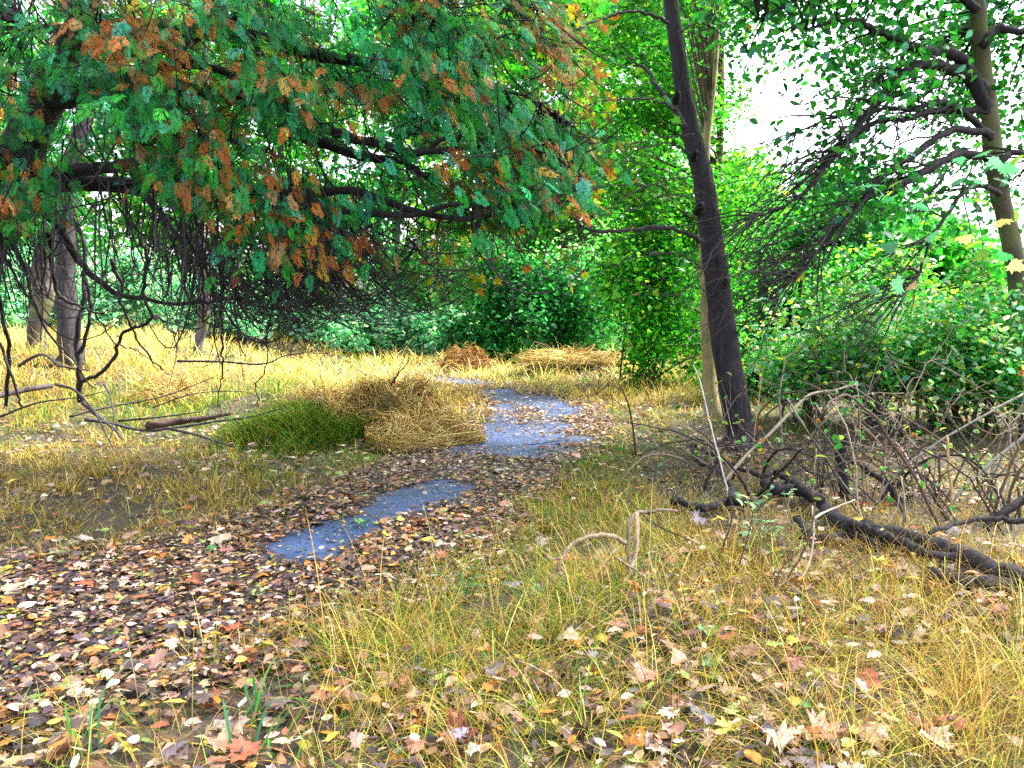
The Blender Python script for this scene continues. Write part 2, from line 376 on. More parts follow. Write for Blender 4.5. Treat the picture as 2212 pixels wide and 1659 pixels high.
# ------------------------------------------------------------------ generic trees and bushes
def make_tree(name, base, top, crown, label, cat='tree', group=None, ncl=60, per=120, leaf=.12, pal=GREEN, wts=(3, 3, 2, 2, 1), trunk_r=.15,
              bark=(.03, .026, .028), mat=None, spread=.55, seed=0, bend=.5, tmpl=L_DIA, shell=.5, gap=0.0, low=.0, trunk_pts=None):
    """crown = list of (cx,cy,cz,rx,ry,rz) lobes, trunk from base to top"""
    rng = np.random.default_rng(seed); base = np.array(base, float); top = np.array(top, float)
    root = thing(name, base, label, cat, group)
    if trunk_pts is None:
        tp = np.linspace(0, 1, 9)[:, None]*(top-base) + base
        tp[1:, :2] += np.cumsum(rng.normal(0, .06*bend, (8, 2)), 0)
    else: tp = np.array(trunk_pts, float)
    tp = smooth(tp, 3); tp[0, 2] -= .15
    g = Geo(); R = np.linspace(1, .28, len(tp))*trunk_r; R[:3] *= (1.35, 1.15, 1.05)
    g.tube(tp, R, 9, bark, rough=.18, seed=seed); g.build('trunk', mat or M_BARK, root)
    C = []
    tot = sum(c[3]*c[4]*c[5] for c in crown)
    for (cx, cy, cz, rx, ry, rz) in crown:
        k = max(3, int(ncl*rx*ry*rz/tot)); u = unit(rng.normal(size=(k, 3))); r = rng.uniform(shell, 1, k)**(1/2.)
        C.append(u*r[:, None]*np.array([rx, ry, rz]) + np.array([cx, cy, cz]))
    C = np.vstack(C)
    if gap: C = C[vn(C[:, 0]*.9, C[:, 1]*.9, C[:, 2]*.9, seed) > gap]
    # limbs from the trunk to the leaf clumps
    ti = np.array([np.argmin(np.abs(tp[:, 2] - (c[2] - .35*np.linalg.norm(c[:2]-tp[len(tp)//2, :2])))) for c in C]); A = tp[ti]
    B = .5*(A+C) + np.column_stack([rng.normal(0, .2, (len(C), 2)), rng.uniform(-.1, .35, len(C))])
    P = bez(A, B, C, 7); P[:, 1:-1] += rng.normal(0, .04, (len(C), 5, 3))
    rr = np.minimum(trunk_r*.32, .012*np.linalg.norm(C-A, axis=1)+.006)
    g = Geo(); g.tubes(P, rr[:, None]*np.linspace(1, .3, 7)[None], 5, bark)
    g.build('limbs', mat or M_BARK, root)
    n = len(C)*per; ci = np.repeat(np.arange(len(C)), per)
    off = rng.normal(0, 1, (n, 3))*np.array([spread, spread, spread*.55])*rng.uniform(.5, 1.2, (len(C), 1))[ci]
    pos = C[ci] + off; pos[:, 2] = np.maximum(pos[:, 2], Hp(pos[:, 0], pos[:, 1], np.full(n, 9.)) + .04 + low)
    tone = np.exp(rng.normal(0, .38, len(C)))[ci][:, None]
    cols = np.clip(pick(pal, wts, n, rng)*tone, 0, .6)
    g = Geo(); leaf_cloud(g, pos, leaf*rng.uniform(.6, 1.25, n), cols, rng, tmpl, out=off)
    g.build('crown', M_LEAF, root)
    return root
def make_bush(name, x, y, rx, ry, h, label, cat='shrub', group=None, n=6000, leaf=.09, pal=GREEN, wts=(3, 3, 2, 2, 1), seed=0, stems=14, low=0., lumps=24, spr=.28, bark=(.05, .045, .035), tmpl=L_DIA, lobes=None):
    rng = np.random.default_rng(seed); z0 = float(Hp(np.array([x]), np.array([y]), np.array([9.]))[0])
    root = thing(name, (x, y, z0), label, cat, group)
    u = unit(rng.normal(size=(lumps, 3))); u[:, 2] = np.abs(u[:, 2]); r = rng.uniform(.45, 1, lumps)[:, None]
    C = np.array([x, y, z0]) + u*r*np.array([rx, ry, h]); C[:, 2] = np.maximum(C[:, 2], z0+.12*h+low)
    if lobes:
        lw = np.array([l_[3]*l_[4]*l_[5] for l_ in lobes])**.7; li = rng.choice(len(lobes), lumps, p=lw/lw.sum()); LL = np.array(lobes)[li]; C = np.array([x, y, z0]) + LL[:, :3] + u*np.where(rng.random((lumps, 1)) < .3, -1, 1)**np.array([[0, 0, 1]])*r*LL[:, 3:]; C[:, 2] = np.maximum(C[:, 2], z0+.12)
    A = np.array([x, y, z0-.05]) + np.column_stack([rng.normal(0, .22*rx, stems), rng.normal(0, .22*ry, stems), np.zeros(stems)])
    E = C[rng.integers(0, lumps, stems)]; B = .5*(A+E) + np.array([0, 0, .25*h]) + rng.normal(0, .08, (stems, 3))
    g = Geo(); g.tubes(bez(A, B, E, 8), np.linspace(.02, .006, 8)[None]*rng.uniform(.7, 1.4, (stems, 1)), 5, bark)
    g.build('stems', M_TWIG, root)
    ci = rng.integers(0, lumps, n); off = rng.normal(0, 1, (n, 3))*np.array([spr*rx, spr*ry, spr*.75*h])
    pos = C[ci]+off; pos[:, 2] = np.maximum(pos[:, 2], z0+.05+rng.uniform(0, .1, n))
    tone = np.exp(rng.normal(0, .38, lumps))[ci][:, None]
    cols = np.clip(pick(pal, wts, n, rng)*tone, 0, .6)
    g = Geo(); leaf_cloud(g, pos, leaf*rng.uniform(.6, 1.3, n), cols, rng, tmpl, out=off)
    g.build('foliage', M_LEAF, root)
    return root

def px_path(pts, d0, d1=None, n=4, wob=0.0, seed=0):
    p = np.array(pts, float); d = np.linspace(d0, d0 if d1 is None else d1, len(p))
    q = smooth(W(p[:, 0], p[:, 1], d), n)
    if wob: q[1:] += np.random.default_rng(seed).normal(0, wob, (len(q)-1, 3))
    return q

# ------------------------------------------------------------------ the old cedar on the left
DARK = (.020, .016, .019)
def cedar():
    rng = np.random.default_rng(11)
    bx, by = -6.1, 8.6; bz = float(Hp(np.array([bx]), np.array([by]))[0])
    root = thing('cedar_tree', (bx, by, bz), 'spreading old cedar with blackish limbs, green and rust-brown sprays, on the left bank', 'tree')
    tp = np.vstack([[(bx, by, bz-.2), (-5.75, 8.4, .9)], W(np.array([-70, -5, 55, 108, 150, 178, 190]), np.array([620, 440, 310, 195, 95, -30, -330]), np.array([8.2, 8.0, 8.0, 8.0, 8.1, 8.2, 8.4]))])
    tp = smooth(tp, 4)
    g = Geo(); g.tube(tp, [.36, .30, .27, .23, .19, .16, .12, .08, .05], 12, (.035, .028, .03), rough=.22, seed=2); g.build('trunk', M_BARK, root)
    LIMBS = [  # (points, depth from, depth to, radius from, radius to)
        ([(0, 400), (60, 384), (110, 376), (200, 367), (290, 352), (350, 325), (430, 300), (520, 310)], 7.9, 6.6, .095, .022),
        ([(85, 230), (150, 215), (230, 190), (290, 170), (330, 150), (390, 138), (470, 150), (560, 190), (620, 215)], 8.0, 7.0, .085, .022),
        ([(20, 30), (60, 60), (140, 62), (230, 70), (300, 100), (350, 111), (400, 98), (450, 72), (530, 20), (560, -20)], 7.9, 6.8, .05, .018),
        ([(150, -10), (175, 40), (215, 70), (260, 95), (330, 150), (420, 180)], 8.1, 7.4, .045, .012),
        ([(110, 190), (220, 185), (380, 195), (540, 212), (620, 240), (700, 276), (770, 300), (822, 312), (900, 330), (960, 300)], 8.0, 6.3, .10, .02),
        ([(30, 400), (160, 395), (330, 400), (480, 398), (582, 415), (660, 418), (757, 410), (850, 440), (960, 470), (1050, 470)], 8.0, 6.5, .09, .018),
        ([(620, 415), (700, 445), (757, 458), (830, 466), (907, 462), (990, 440), (1080, 450)], 7.0, 6.4, .045, .014),
        ([(140, 100), (330, 60), (560, 80), (680, 118), (743, 128), (805, 132), (849, 142), (900, 118), (928, 79), (940, 38), (960, -40)], 8.1, 6.8, .085, .016),
        ([(640, 290), (780, 340), (860, 345), (893, 362), (924, 381), (950, 370), (975, 345), (984, 320), (1000, 270)], 7.2, 6.4, .04, .012),
        ([(849, 142), (880, 100), (895, 40), (900, -30)], 6.95, 6.8, .022, .01),
        ([(170, -20), (420, -60), (700, -40), (900, -60), (1060, -20), (1140, 40)], 8.2, 6.8, .08, .015),
        ([(285, 360), (300, 395), (330, 440), (360, 478), (400, 540)], 7.4, 6.9, .04, .016),
        ([(20, 420), (110, 470), (170, 560), (230, 620), (310, 648), (430, 655), (520, 640)], 8.0, 7.6, .05, .012),
        ([(900, 330), (1000, 320), (1080, 310), (1160, 325), (1230, 360), (1275, 395)], 6.4, 6.3, .03, .006),
        ([(907, 200), (960, 180), (1020, 140), (1080, 80)], 6.8, 6.6, .025, .008), ([(960, 180), (1060, 190), (1150, 215), (1225, 260)], 6.7, 6.6, .018, .005), ([(1050, 470), (1110, 455), (1180, 440), (1240, 410)], 6.5, 6.7, .014, .005),
        ([(-10, 470), (-30, 500), (20, 520), (60, 590)], 8.1, 7.2, .06, .02),
    ]
    pool = []
    for k, (p, d0, d1, r0, r1) in enumerate(LIMBS):
        q = px_path(p, d0, d1, 5, .008, k); g = Geo()
        g.tube(q, np.linspace(r0**.5, r1**.5, 8)**2, 8, DARK, rough=.25, seed=k); g.build('limb', M_BARK, root); pool.append(q[4:])
    pool = np.vstack(pool)
    # where the crown hangs: lower edge measured along the picture, clumps spread in depth
    lowx = [-250, 0, 100, 200, 300, 400, 480, 540, 640, 720, 850, 950, 1050, 1150, 1240, 1310]
    lowy = [560, 540, 470, 420, 445, 540, 590, 600, 585, 565, 590, 545, 520, 480, 440, 330]
    C = []
    while len(C) < 1000:
        px, py = rng.uniform(-250, 1320), rng.uniform(-420, 600)
        if py > np.interp(px, lowx, lowy) - 38: continue
        if px > np.interp(py, [-420, 0, 100, 200, 300, 440, 600], [1120, 1180, 1225, 1265, 1310, 1265, 920]): continue
        if py < 0 and rng.random() < .45: continue
        dens = .95
        if 640 < px < 1000 and 220 < py < 480: dens = .42
        if 40 < px < 300 and 90 < py < 400: dens = .42
        if px < 120 and py < 330: dens = .35
        if px > 1100 and py > 0: dens *= 1.0
        if vn(np.array([px/95.]), np.array([py/75.]), 0, 21)[0] < .44: dens *= .10
        if rng.random() > dens: continue
        d = rng.uniform(5.9, 8.6) if px > 250 else rng.uniform(6.4, 9.2)
        C.append(W(px, py, d))
    C = np.array(C)
    # twigs joining each clump to the nearest limb
    D = np.linalg.norm((pool[None] - C[:, None])*np.array([1, .6, 1]), axis=2) + rng.uniform(0, .4, (len(C), len(pool)))
    A = pool[np.argmin(D, 1)]; B = .5*(A+C) + np.column_stack([rng.normal(0, .12, (len(C), 2)), -.12*np.linalg.norm(C-A, axis=1)+rng.normal(0, .08, len(C))])
    P = bez(A, B, C, 8); P[:, 1:] += rng.normal(0, .012, (len(C), 7, 3))
    g = Geo(); g.tubes(P, (.0045+.005*np.minimum(np.linalg.norm(C-A, axis=1), 1.3))[:, None]*np.linspace(1, .35, 8)[None], 5, DARK)
    # fine side twigs
    k = 2; src = np.repeat(P, k, 0); j = rng.integers(2, 8, len(src)); A2 = src[np.arange(len(src)), j]
    dirn = unit(src[:, -1]-src[:, 0]) + rng.normal(0, .6, (len(src), 3)); dirn[:, 2] -= .15
    E2 = A2 + unit(dirn)*rng.uniform(.25, .8, (len(src), 1)); B2 = .5*(A2+E2); B2[:, 2] -= .1
    g.tubes(bez(A2, B2, E2, 6), np.linspace(.0065, .0025, 6)[None]*rng.uniform(.7, 1.3, (len(src), 1)), 4, DARK)
    g.build('twigs', M_TWIG, root)
    # sprays: fan-shaped flat fronds drooping outward
    per = 14; n = len(C)*per; ci = np.repeat(np.arange(len(C)), per)
    tw = unit(C - A + np.array([.55, -.25, -.35]) + rng.normal(0, .25, C.shape)); sidev = unit(np.cross(tw, np.array([0, 0, 1.])))
    along = np.tile(np.linspace(-.42, .22, per), len(C)) + rng.normal(0, .05, n); lat = rng.normal(0, .15, n)
    pos = C[ci] + tw[ci]*along[:, None] + sidev[ci]*lat[:, None] + rng.normal(0, .07, (n, 3))
    ax = tw[ci]*.8 + sidev[ci]*(lat*2.2)[:, None] + np.array([.10, -.05, -.38]) + rng.normal(0, .2, (n, 3))
    nr = np.array([.1, -.55, .75]) + rng.normal(0, .4, (n, 3))
    sz = rng.uniform(.085, .21, n)
    oran = (vn(C[:, 0]*2.3, C[:, 1]*1.6, C[:, 2]*2.3, 31) + .04*sstep(2.2, 4.2, C[:, 2]) + rng.normal(0, .14, len(C)))[ci] + rng.normal(0, .12, n) > .76
    green = pick([(.012, .20, .045), (.02, .27, .10), (.006, .11, .02), (.02, .24, .018), (.05, .32, .20), (.10, .26, .02)], (4, 3, 3, 4, 1.3, .8), n, rng, .26)
    rust = pick([(.30, .085, .012), (.40, .15, .025), (.18, .06, .012), (.42, .24, .11), (.34, .22, .03)], (3, 3, 2, 2, 1), n, rng, .2)
    M = frames(ax, nr)*sz[:, None, None]; M[:, :, 0] *= rng.uniform(.5, .85, (n, 1))
    which = rng.integers(0, 5, n)
    for nm, msk, cc in (('foliage', ~oran, green), ('dead_foliage', oran, rust)):
        g = Geo()
        for f in range(5):
            s = msk & (which == f); g.scatter(FRONDS[f], M[s], pos[s], cc[s])
        o = g.build(nm, M_CEDAR, root)
        if nm == 'dead_foliage': o['label'] = 'rust-brown withered cedar sprays'
    # bare hooked twigs hanging under the crown
    g = Geo(); N = 440
    px = np.concatenate([rng.uniform(-40, 700, N//2), rng.uniform(330, 800, N//4), rng.uniform(560, 1180, N-N//2-N//4)])
    top = np.interp(px, lowx, lowy) - rng.uniform(-40, 190, N); top[-N//4:] = rng.uniform(230, 520, N//4 if N % 4 == 0 else N//4+1)[-len(top[-N//4:]):]
    d = rng.uniform(6.4, 8.6, N); A = W(px, top, d)
    an = rng.uniform(0, 2*np.pi, N); hx = np.cos(an)*.9 + .35; hy = np.sin(an)*.5; L = rng.uniform(.35, 1.15, N); S = rng.uniform(.25, .75, N)*np.where(px < 480, 1.25, .8)
    t = np.linspace(0, 1, 12)
    cv = rng.uniform(.62, 1.0, N); sag = -np.sin(t[None]*np.pi*cv[:, None])*S[:, None] 
    P = np.stack([A[:, :1] + (hx*L)[:, None]*t**1.2, A[:, 1:2] + (hy*L)[:, None]*t, A[:, 2:3] + sag], -1)
    P += np.cumsum(rng.normal(0, .010, P.shape), 1)
    r0 = rng.uniform(.0045, .0115, N)
    g.tubes(P, r0[:, None]*np.linspace(1, .3, 12)[None], 5, pick([(.03, .026, .03), (.06, .055, .06), (.018, .015, .018)], (3, 2, 2), N, rng))
    K = N*2; si = rng.integers(0, N, K); j = rng.integers(4, 12, K); A2 = P[si, j]
    dd = unit(P[si, np.minimum(j+1, 11)] - P[si, j-1]) + rng.normal(0, .55, (K, 3)); E2 = A2 + unit(dd)*rng.uniform(.15, .5, (K, 1)); B2 = .5*(A2+E2); B2[:, 2] -= .07
    g.tubes(bez(A2, B2, E2, 6), np.linspace(.0042, .0018, 6)[None]*np.ones((K, 1)), 4, (.035, .03, .035))
    g.build('hanging_twigs', M_TWIG, root)
    N = 170; A = W(rng.uniform(420, 800, N), rng.uniform(520, 610, N), rng.uniform(6.3, 7.6, N)); t = np.linspace(0, 1, 14); Lh = rng.uniform(.4, 1.0, N)*np.where(rng.random(N) < .75, 1, -1); S = rng.uniform(.2, .48, N)
    P = np.stack([A[:, :1]+Lh[:, None]*t, A[:, 1:2]+(rng.uniform(-.4, .4, N))[:, None]*t, A[:, 2:3]-np.sin(t[None]*np.pi*rng.uniform(.75, 1.15, N)[:, None])*S[:, None]], -1); P += np.cumsum(rng.normal(0, .006, P.shape), 1)
    g = Geo(); g.tubes(P, rng.uniform(.003, .0065, N)[:, None]*np.linspace(1, .35, 14)[None], 5, DARK)
    K = 260; si = rng.integers(0, N, K); j = rng.integers(4, 13, K); A2 = P[si, j]; E2 = A2 + unit(unit(P[si, j]-P[si, j-2])+np.column_stack([rng.normal(0, .4, (K, 2)), rng.uniform(-.5, .8, K)]))*rng.uniform(.12, .35, (K, 1)); B2 = .5*(A2+E2); B2[:, 2] -= .05
    g.tubes(bez(A2, B2, E2, 6), np.linspace(.003, .0015, 6)[None]*np.ones((K, 1)), 4, DARK); g.build('curled_twigs', M_TWIG, root)
    # the stout hanging stems drawn one by one
    HANG = [([(160, 470), (185, 540), (181, 615), (178, 667), (164, 735), (171, 790), (171, 868)], 9.6, 9.6, .03, .052),
            ([(185, 600), (196, 660), (188, 720), (176, 760)], 9.5, 9.6, .03, .035),
            ([(178, 824), (222, 803), (246, 773), (267, 718), (307, 704), (335, 682), (355, 694), (366, 712), (380, 722)], 9.6, 8.8, .035, .016),
            ([(300, 510), (318, 560), (311, 615), (325, 677), (340, 690)], 8.6, 8.9, .035, .018),
            ([(105, 500), (112, 547), (117, 609), (137, 646), (171, 660), (205, 676), (240, 672)], 8.3, 8.6, .04, .012),
            ([(474, 560), (480, 640), (478, 694), (478, 752), (483, 803), (472, 838), (478, 892)], 7.9, 8.6, .022, .007),
            ([(600, 610), (581, 697), (574, 735), (577, 786), (554, 838), (560, 880)], 8.0, 9.2, .016, .006),
            ([(588, 640), (611, 690), (610, 720), (585, 742)], 8.0, 8.4, .012, .005),
            ([(-20, 560), (10, 700), (20, 760), (12, 880)], 8.6, 9.4, .03, .03),
            ([(0, 740), (30, 830), (45, 880)], 9.0, 9.2, .022, .016),
            ([(60, 600), (90, 700), (150, 770), (200, 840)], 8.6, 9.4, .022, .012),
            ([(240, 560), (262, 620), (262, 650), (290, 720), (330, 780), (355, 800)], 8.6, 9.8, .03, .012),
            ([(390, 480), (430, 560), (440, 640), (437, 700)], 7.8, 8.4, .03, .012),
            ([(520, 590), (530, 640), (500, 700)], 7.6, 8.0, .018, .006),
            ([(205, 676), (250, 740), (300, 760), (340, 800)], 8.6, 9.4, .014, .007)]
    for k, (p, d0, d1, r0, r1) in enumerate(HANG):
        g = Geo(); g.tube(px_path(p, d0, d1, 5, .009, 50+k), np.linspace(r0*.72, r1*.72, 6), 7, (.032, .026, .03), rough=.3, seed=k); g.build('hanging_branch', M_BARK, root)
cedar()

# ------------------------------------------------------------------ the dark leaning maple and its neighbours
MAPLE_PAL = [(.05, .24, .012), (.14, .30, .012), (.32, .30, .012), (.30, .12, .01), (.012, .14, .012)]
def maple():
    rng = np.random.default_rng(17)
    b = G(1605, 972); root = thing('maple_tree', (b[0], b[1], 0), 'dark smooth leaning tree trunk with thin bare twigs, right of the path', 'tree')
    P = [(1612, 985), (1600, 930), (1582, 840), (1566, 740), (1555, 650), (1543, 560), (1531, 470), (1517, 380), (1497, 300), (1478, 215), (1464, 110), (1450, 10), (1440, -90), (1425, -260), (1400, -480)]
    tp = px_path(P, b[1], b[1]+1.2, 5)
    g = Geo(); g.tube(tp, [.20, .155, .148, .143, .138, .130, .122, .114, .104, .096, .088, .08, .07, .055, .03], 16, (.021, .017, .023), rough=.10, seed=4)
    for an in (0.3, 1.5, 2.7, 3.7, 4.4, 5.4):                                     # root flare
        e = np.array([b[0]+math.cos(an)*.42, b[1]+math.sin(an)*.42, -.06]); g.tube(smooth([tp[5], .5*(tp[1]+e)+np.array([0, 0, .06]), e], 4), [.10, .075, .02], 7, (.026, .021, .029), rough=.2)
    g.build('trunk', M_BARK, root)
    for (px, py, r) in ((1462, 205, .055), (1512, 445, .07), (1566, 605, .06), (1588, 905, .07), (1500, 330, .05)):
        c = W(px, py, b[1]-.02); g = Geo(); c2 = c + np.array([-.02, -.12, .0]); g.tube(np.array([c+np.array([0, .06, -.05]), c+np.array([0, -.05, 0]), c2]), [r*.9, r*.6, r*.3], 8, (.016, .013, .016), rough=.2); g.build('knot', M_BARK, root)
    BR = [([(1443, 50), (1400, 30), (1370, 25), (1320, 34), (1270, 52), (1230, 77), (1190, 118)], .022, .006, -.6),
          ([(1480, 275), (1462, 245), (1440, 212), (1415, 180), (1395, 150), (1355, 122)], .034, .014, .4),
          ([(1462, 240), (1430, 222), (1395, 214), (1340, 216), (1290, 222), (1260, 232)], .016, .005, -.5),
          ([(1505, 475), (1470, 455), (1430, 405), (1390, 398), (1340, 404), (1290, 425)], .010, .003, -.4),
          ([(1518, 520), (1470, 498), (1420, 490), (1375, 495), (1290, 500), (1262, 490), (1240, 472)], .030, .012, -.5),
          ([(1290, 500), (1260, 525), (1230, 560)], .009, .004, -.5),
          ([(1532, 595), (1500, 566), (1465, 549), (1430, 548), (1380, 558), (1330, 575), (1210, 640)], .011, .003, -.8),
          ([(1500, 380), (1420, 395), (1360, 420), (1270, 480), (1180, 570), (1100, 650)], .008, .003, -1.3),
          ([(1490, 330), (1440, 310), (1370, 330), (1290, 395), (1240, 470)], .009, .003, -.8),
          ([(1512, 432), (1440, 420), (1360, 455), (1280, 470), (1200, 520)], .008, .003, -.7),
          ([(1465, 70), (1500, 52), (1530, 55), (1570, 85), (1600, 90)], .012, .004, .4),
          ([(1540, 640), (1500, 620), (1440, 640), (1380, 600)], .007, .002, -.4),
          ([(1560, 560), (1600, 540), (1640, 545), (1700, 500)], .009, .003, -.4),
          ([(1500, 290), (1420, 300), (1330, 320), (1230, 380)], .008, .003, -.9),
          ([(1575, 740), (1610, 700), (1660, 690)], .008, .003, -.3)]
    rows = []
    for k, (p, r0, r1, dd) in enumerate(BR):
        q = px_path(p, b[1]+.25, b[1]+.25+dd, 6, .007, 80+k); g = Geo(); g.tube(q, np.linspace(r0, r1, 5), 6, (.05, .042, .044), rough=.2)
        K = 9; j = rng.integers(4, len(q)-1, K); A = q[j]; D = unit(q[np.minimum(j+1, len(q)-1)]-q[j-1]) + rng.normal(0, .55, (K, 3)); E = A + unit(D)*rng.uniform(.2, .8, (K, 1))
        B = .5*(A+E)+np.array([0, 0, .05]); g.tubes(bez(A, B, E, 6), np.linspace(.0038, .0015, 6)[None]*np.ones((K, 1)), 4, (.06, .05, .05))
        g.build('branch', M_TWIG, root); rows.append(E)
    # sparse yellowing leaves: along the branches, at the hanging tips by the clearing and in the crown above
    pos = [np.vstack(rows)[rng.integers(0, 9*len(BR), 70)] + rng.normal(0, .12, (70, 3))]
    k = 34; pos.append(W(rng.uniform(885, 1085, k), 605 + rng.normal(0, 16, k), rng.uniform(7.2, 7.7, k)))
    k = 110; pos.append(W(rng.uniform(1150, 1330, k), rng.uniform(-20, 470, k), rng.uniform(7.6, 9.2, k)))
    k = 60; pos.append(W(rng.uniform(1190, 1330, k), rng.uniform(-80, 60, k), rng.uniform(7, 8.6, k)))
    k = 40; pos.append(W(rng.uniform(900, 1120, k), rng.uniform(470, 580, k), rng.uniform(7.2, 8.6, k)))
    pos = np.vstack(pos); n = len(pos)
    g = Geo(); leaf_cloud(g, pos, rng.uniform(.07, .125, n), pick(MAPLE_PAL, (3, 3, 3, 1.3, 2), n, rng), rng, L_MAPLE, up=.3, jit=.7, droop=.8)
    k = 5; A = W(np.array([1100, 1080, 1050, 1020, 990]), np.array([650, 620, 600, 590, 585]), 7.9); E = W(np.array([1000, 960, 920, 900, 890]), np.array([600, 612, 602, 590, 620]), 7.4)
    g.tubes(bez(A, .5*(A+E)+np.array([0, 0, .08]), E, 6), np.linspace(.005, .002, 6)[None]*np.ones((k, 1)), 4, (.06, .05, .05))
    g.build('leaf_sprays', M_LEAF, root)
maple()

def simple_trunk(name, P, d0, d1, R, col, mat, label, extra=None, sides=10, rough=.15, seed=0):
    tp = px_path(P, d0, d1, 5); b = tp[0]; z = float(Hp(b[:1], b[1:2])[0]); tp[0, 2] = z-.15
    root = thing(name, (b[0], b[1], z), label, 'tree'); g = Geo(); g.tube(tp, R, sides, col, rough=rough, seed=seed); g.build('trunk', mat, root)
    return root, tp
r, tp = simple_trunk('pale_tree', [(1542, 905), (1535, 850), (1530, 760), (1527, 640), (1522, 540), (1520, 420), (1526, 300), (1540, 180), (1550, 40), (1556, -200)], 10.7, 11.4, [.13, .105, .10, .085, .075, .07, .06, .05, .04, .03],
                 (.25, .20, .095), M_PALE, 'slim tan tree trunk standing just behind the dark leaning trunk', seed=6)
rng = np.random.default_rng(23); C = W(rng.uniform(1380, 1610, 60), rng.uniform(-380, 40, 60), rng.uniform(10, 12.5, 60)); A = tp[rng.integers(len(tp)-16, len(tp), 60)]
g = Geo(); g.tubes(bez(A, .5*(A+C)+np.array([0, 0, .3]), C, 6), np.linspace(.02, .006, 6)[None]*np.ones((60, 1)), 5, (.1, .08, .05)); g.build('limbs', M_PALE, r)
ci = np.repeat(np.arange(60), 80); g = Geo(); off = rng.normal(0, .3, (4800, 3)); leaf_cloud(g, C[ci]+off, rng.uniform(.06, .12, 4800), pick(GREEN, (3, 3, 2, 2, 1), 4800, rng), rng); g.build('crown', M_LEAF, r)

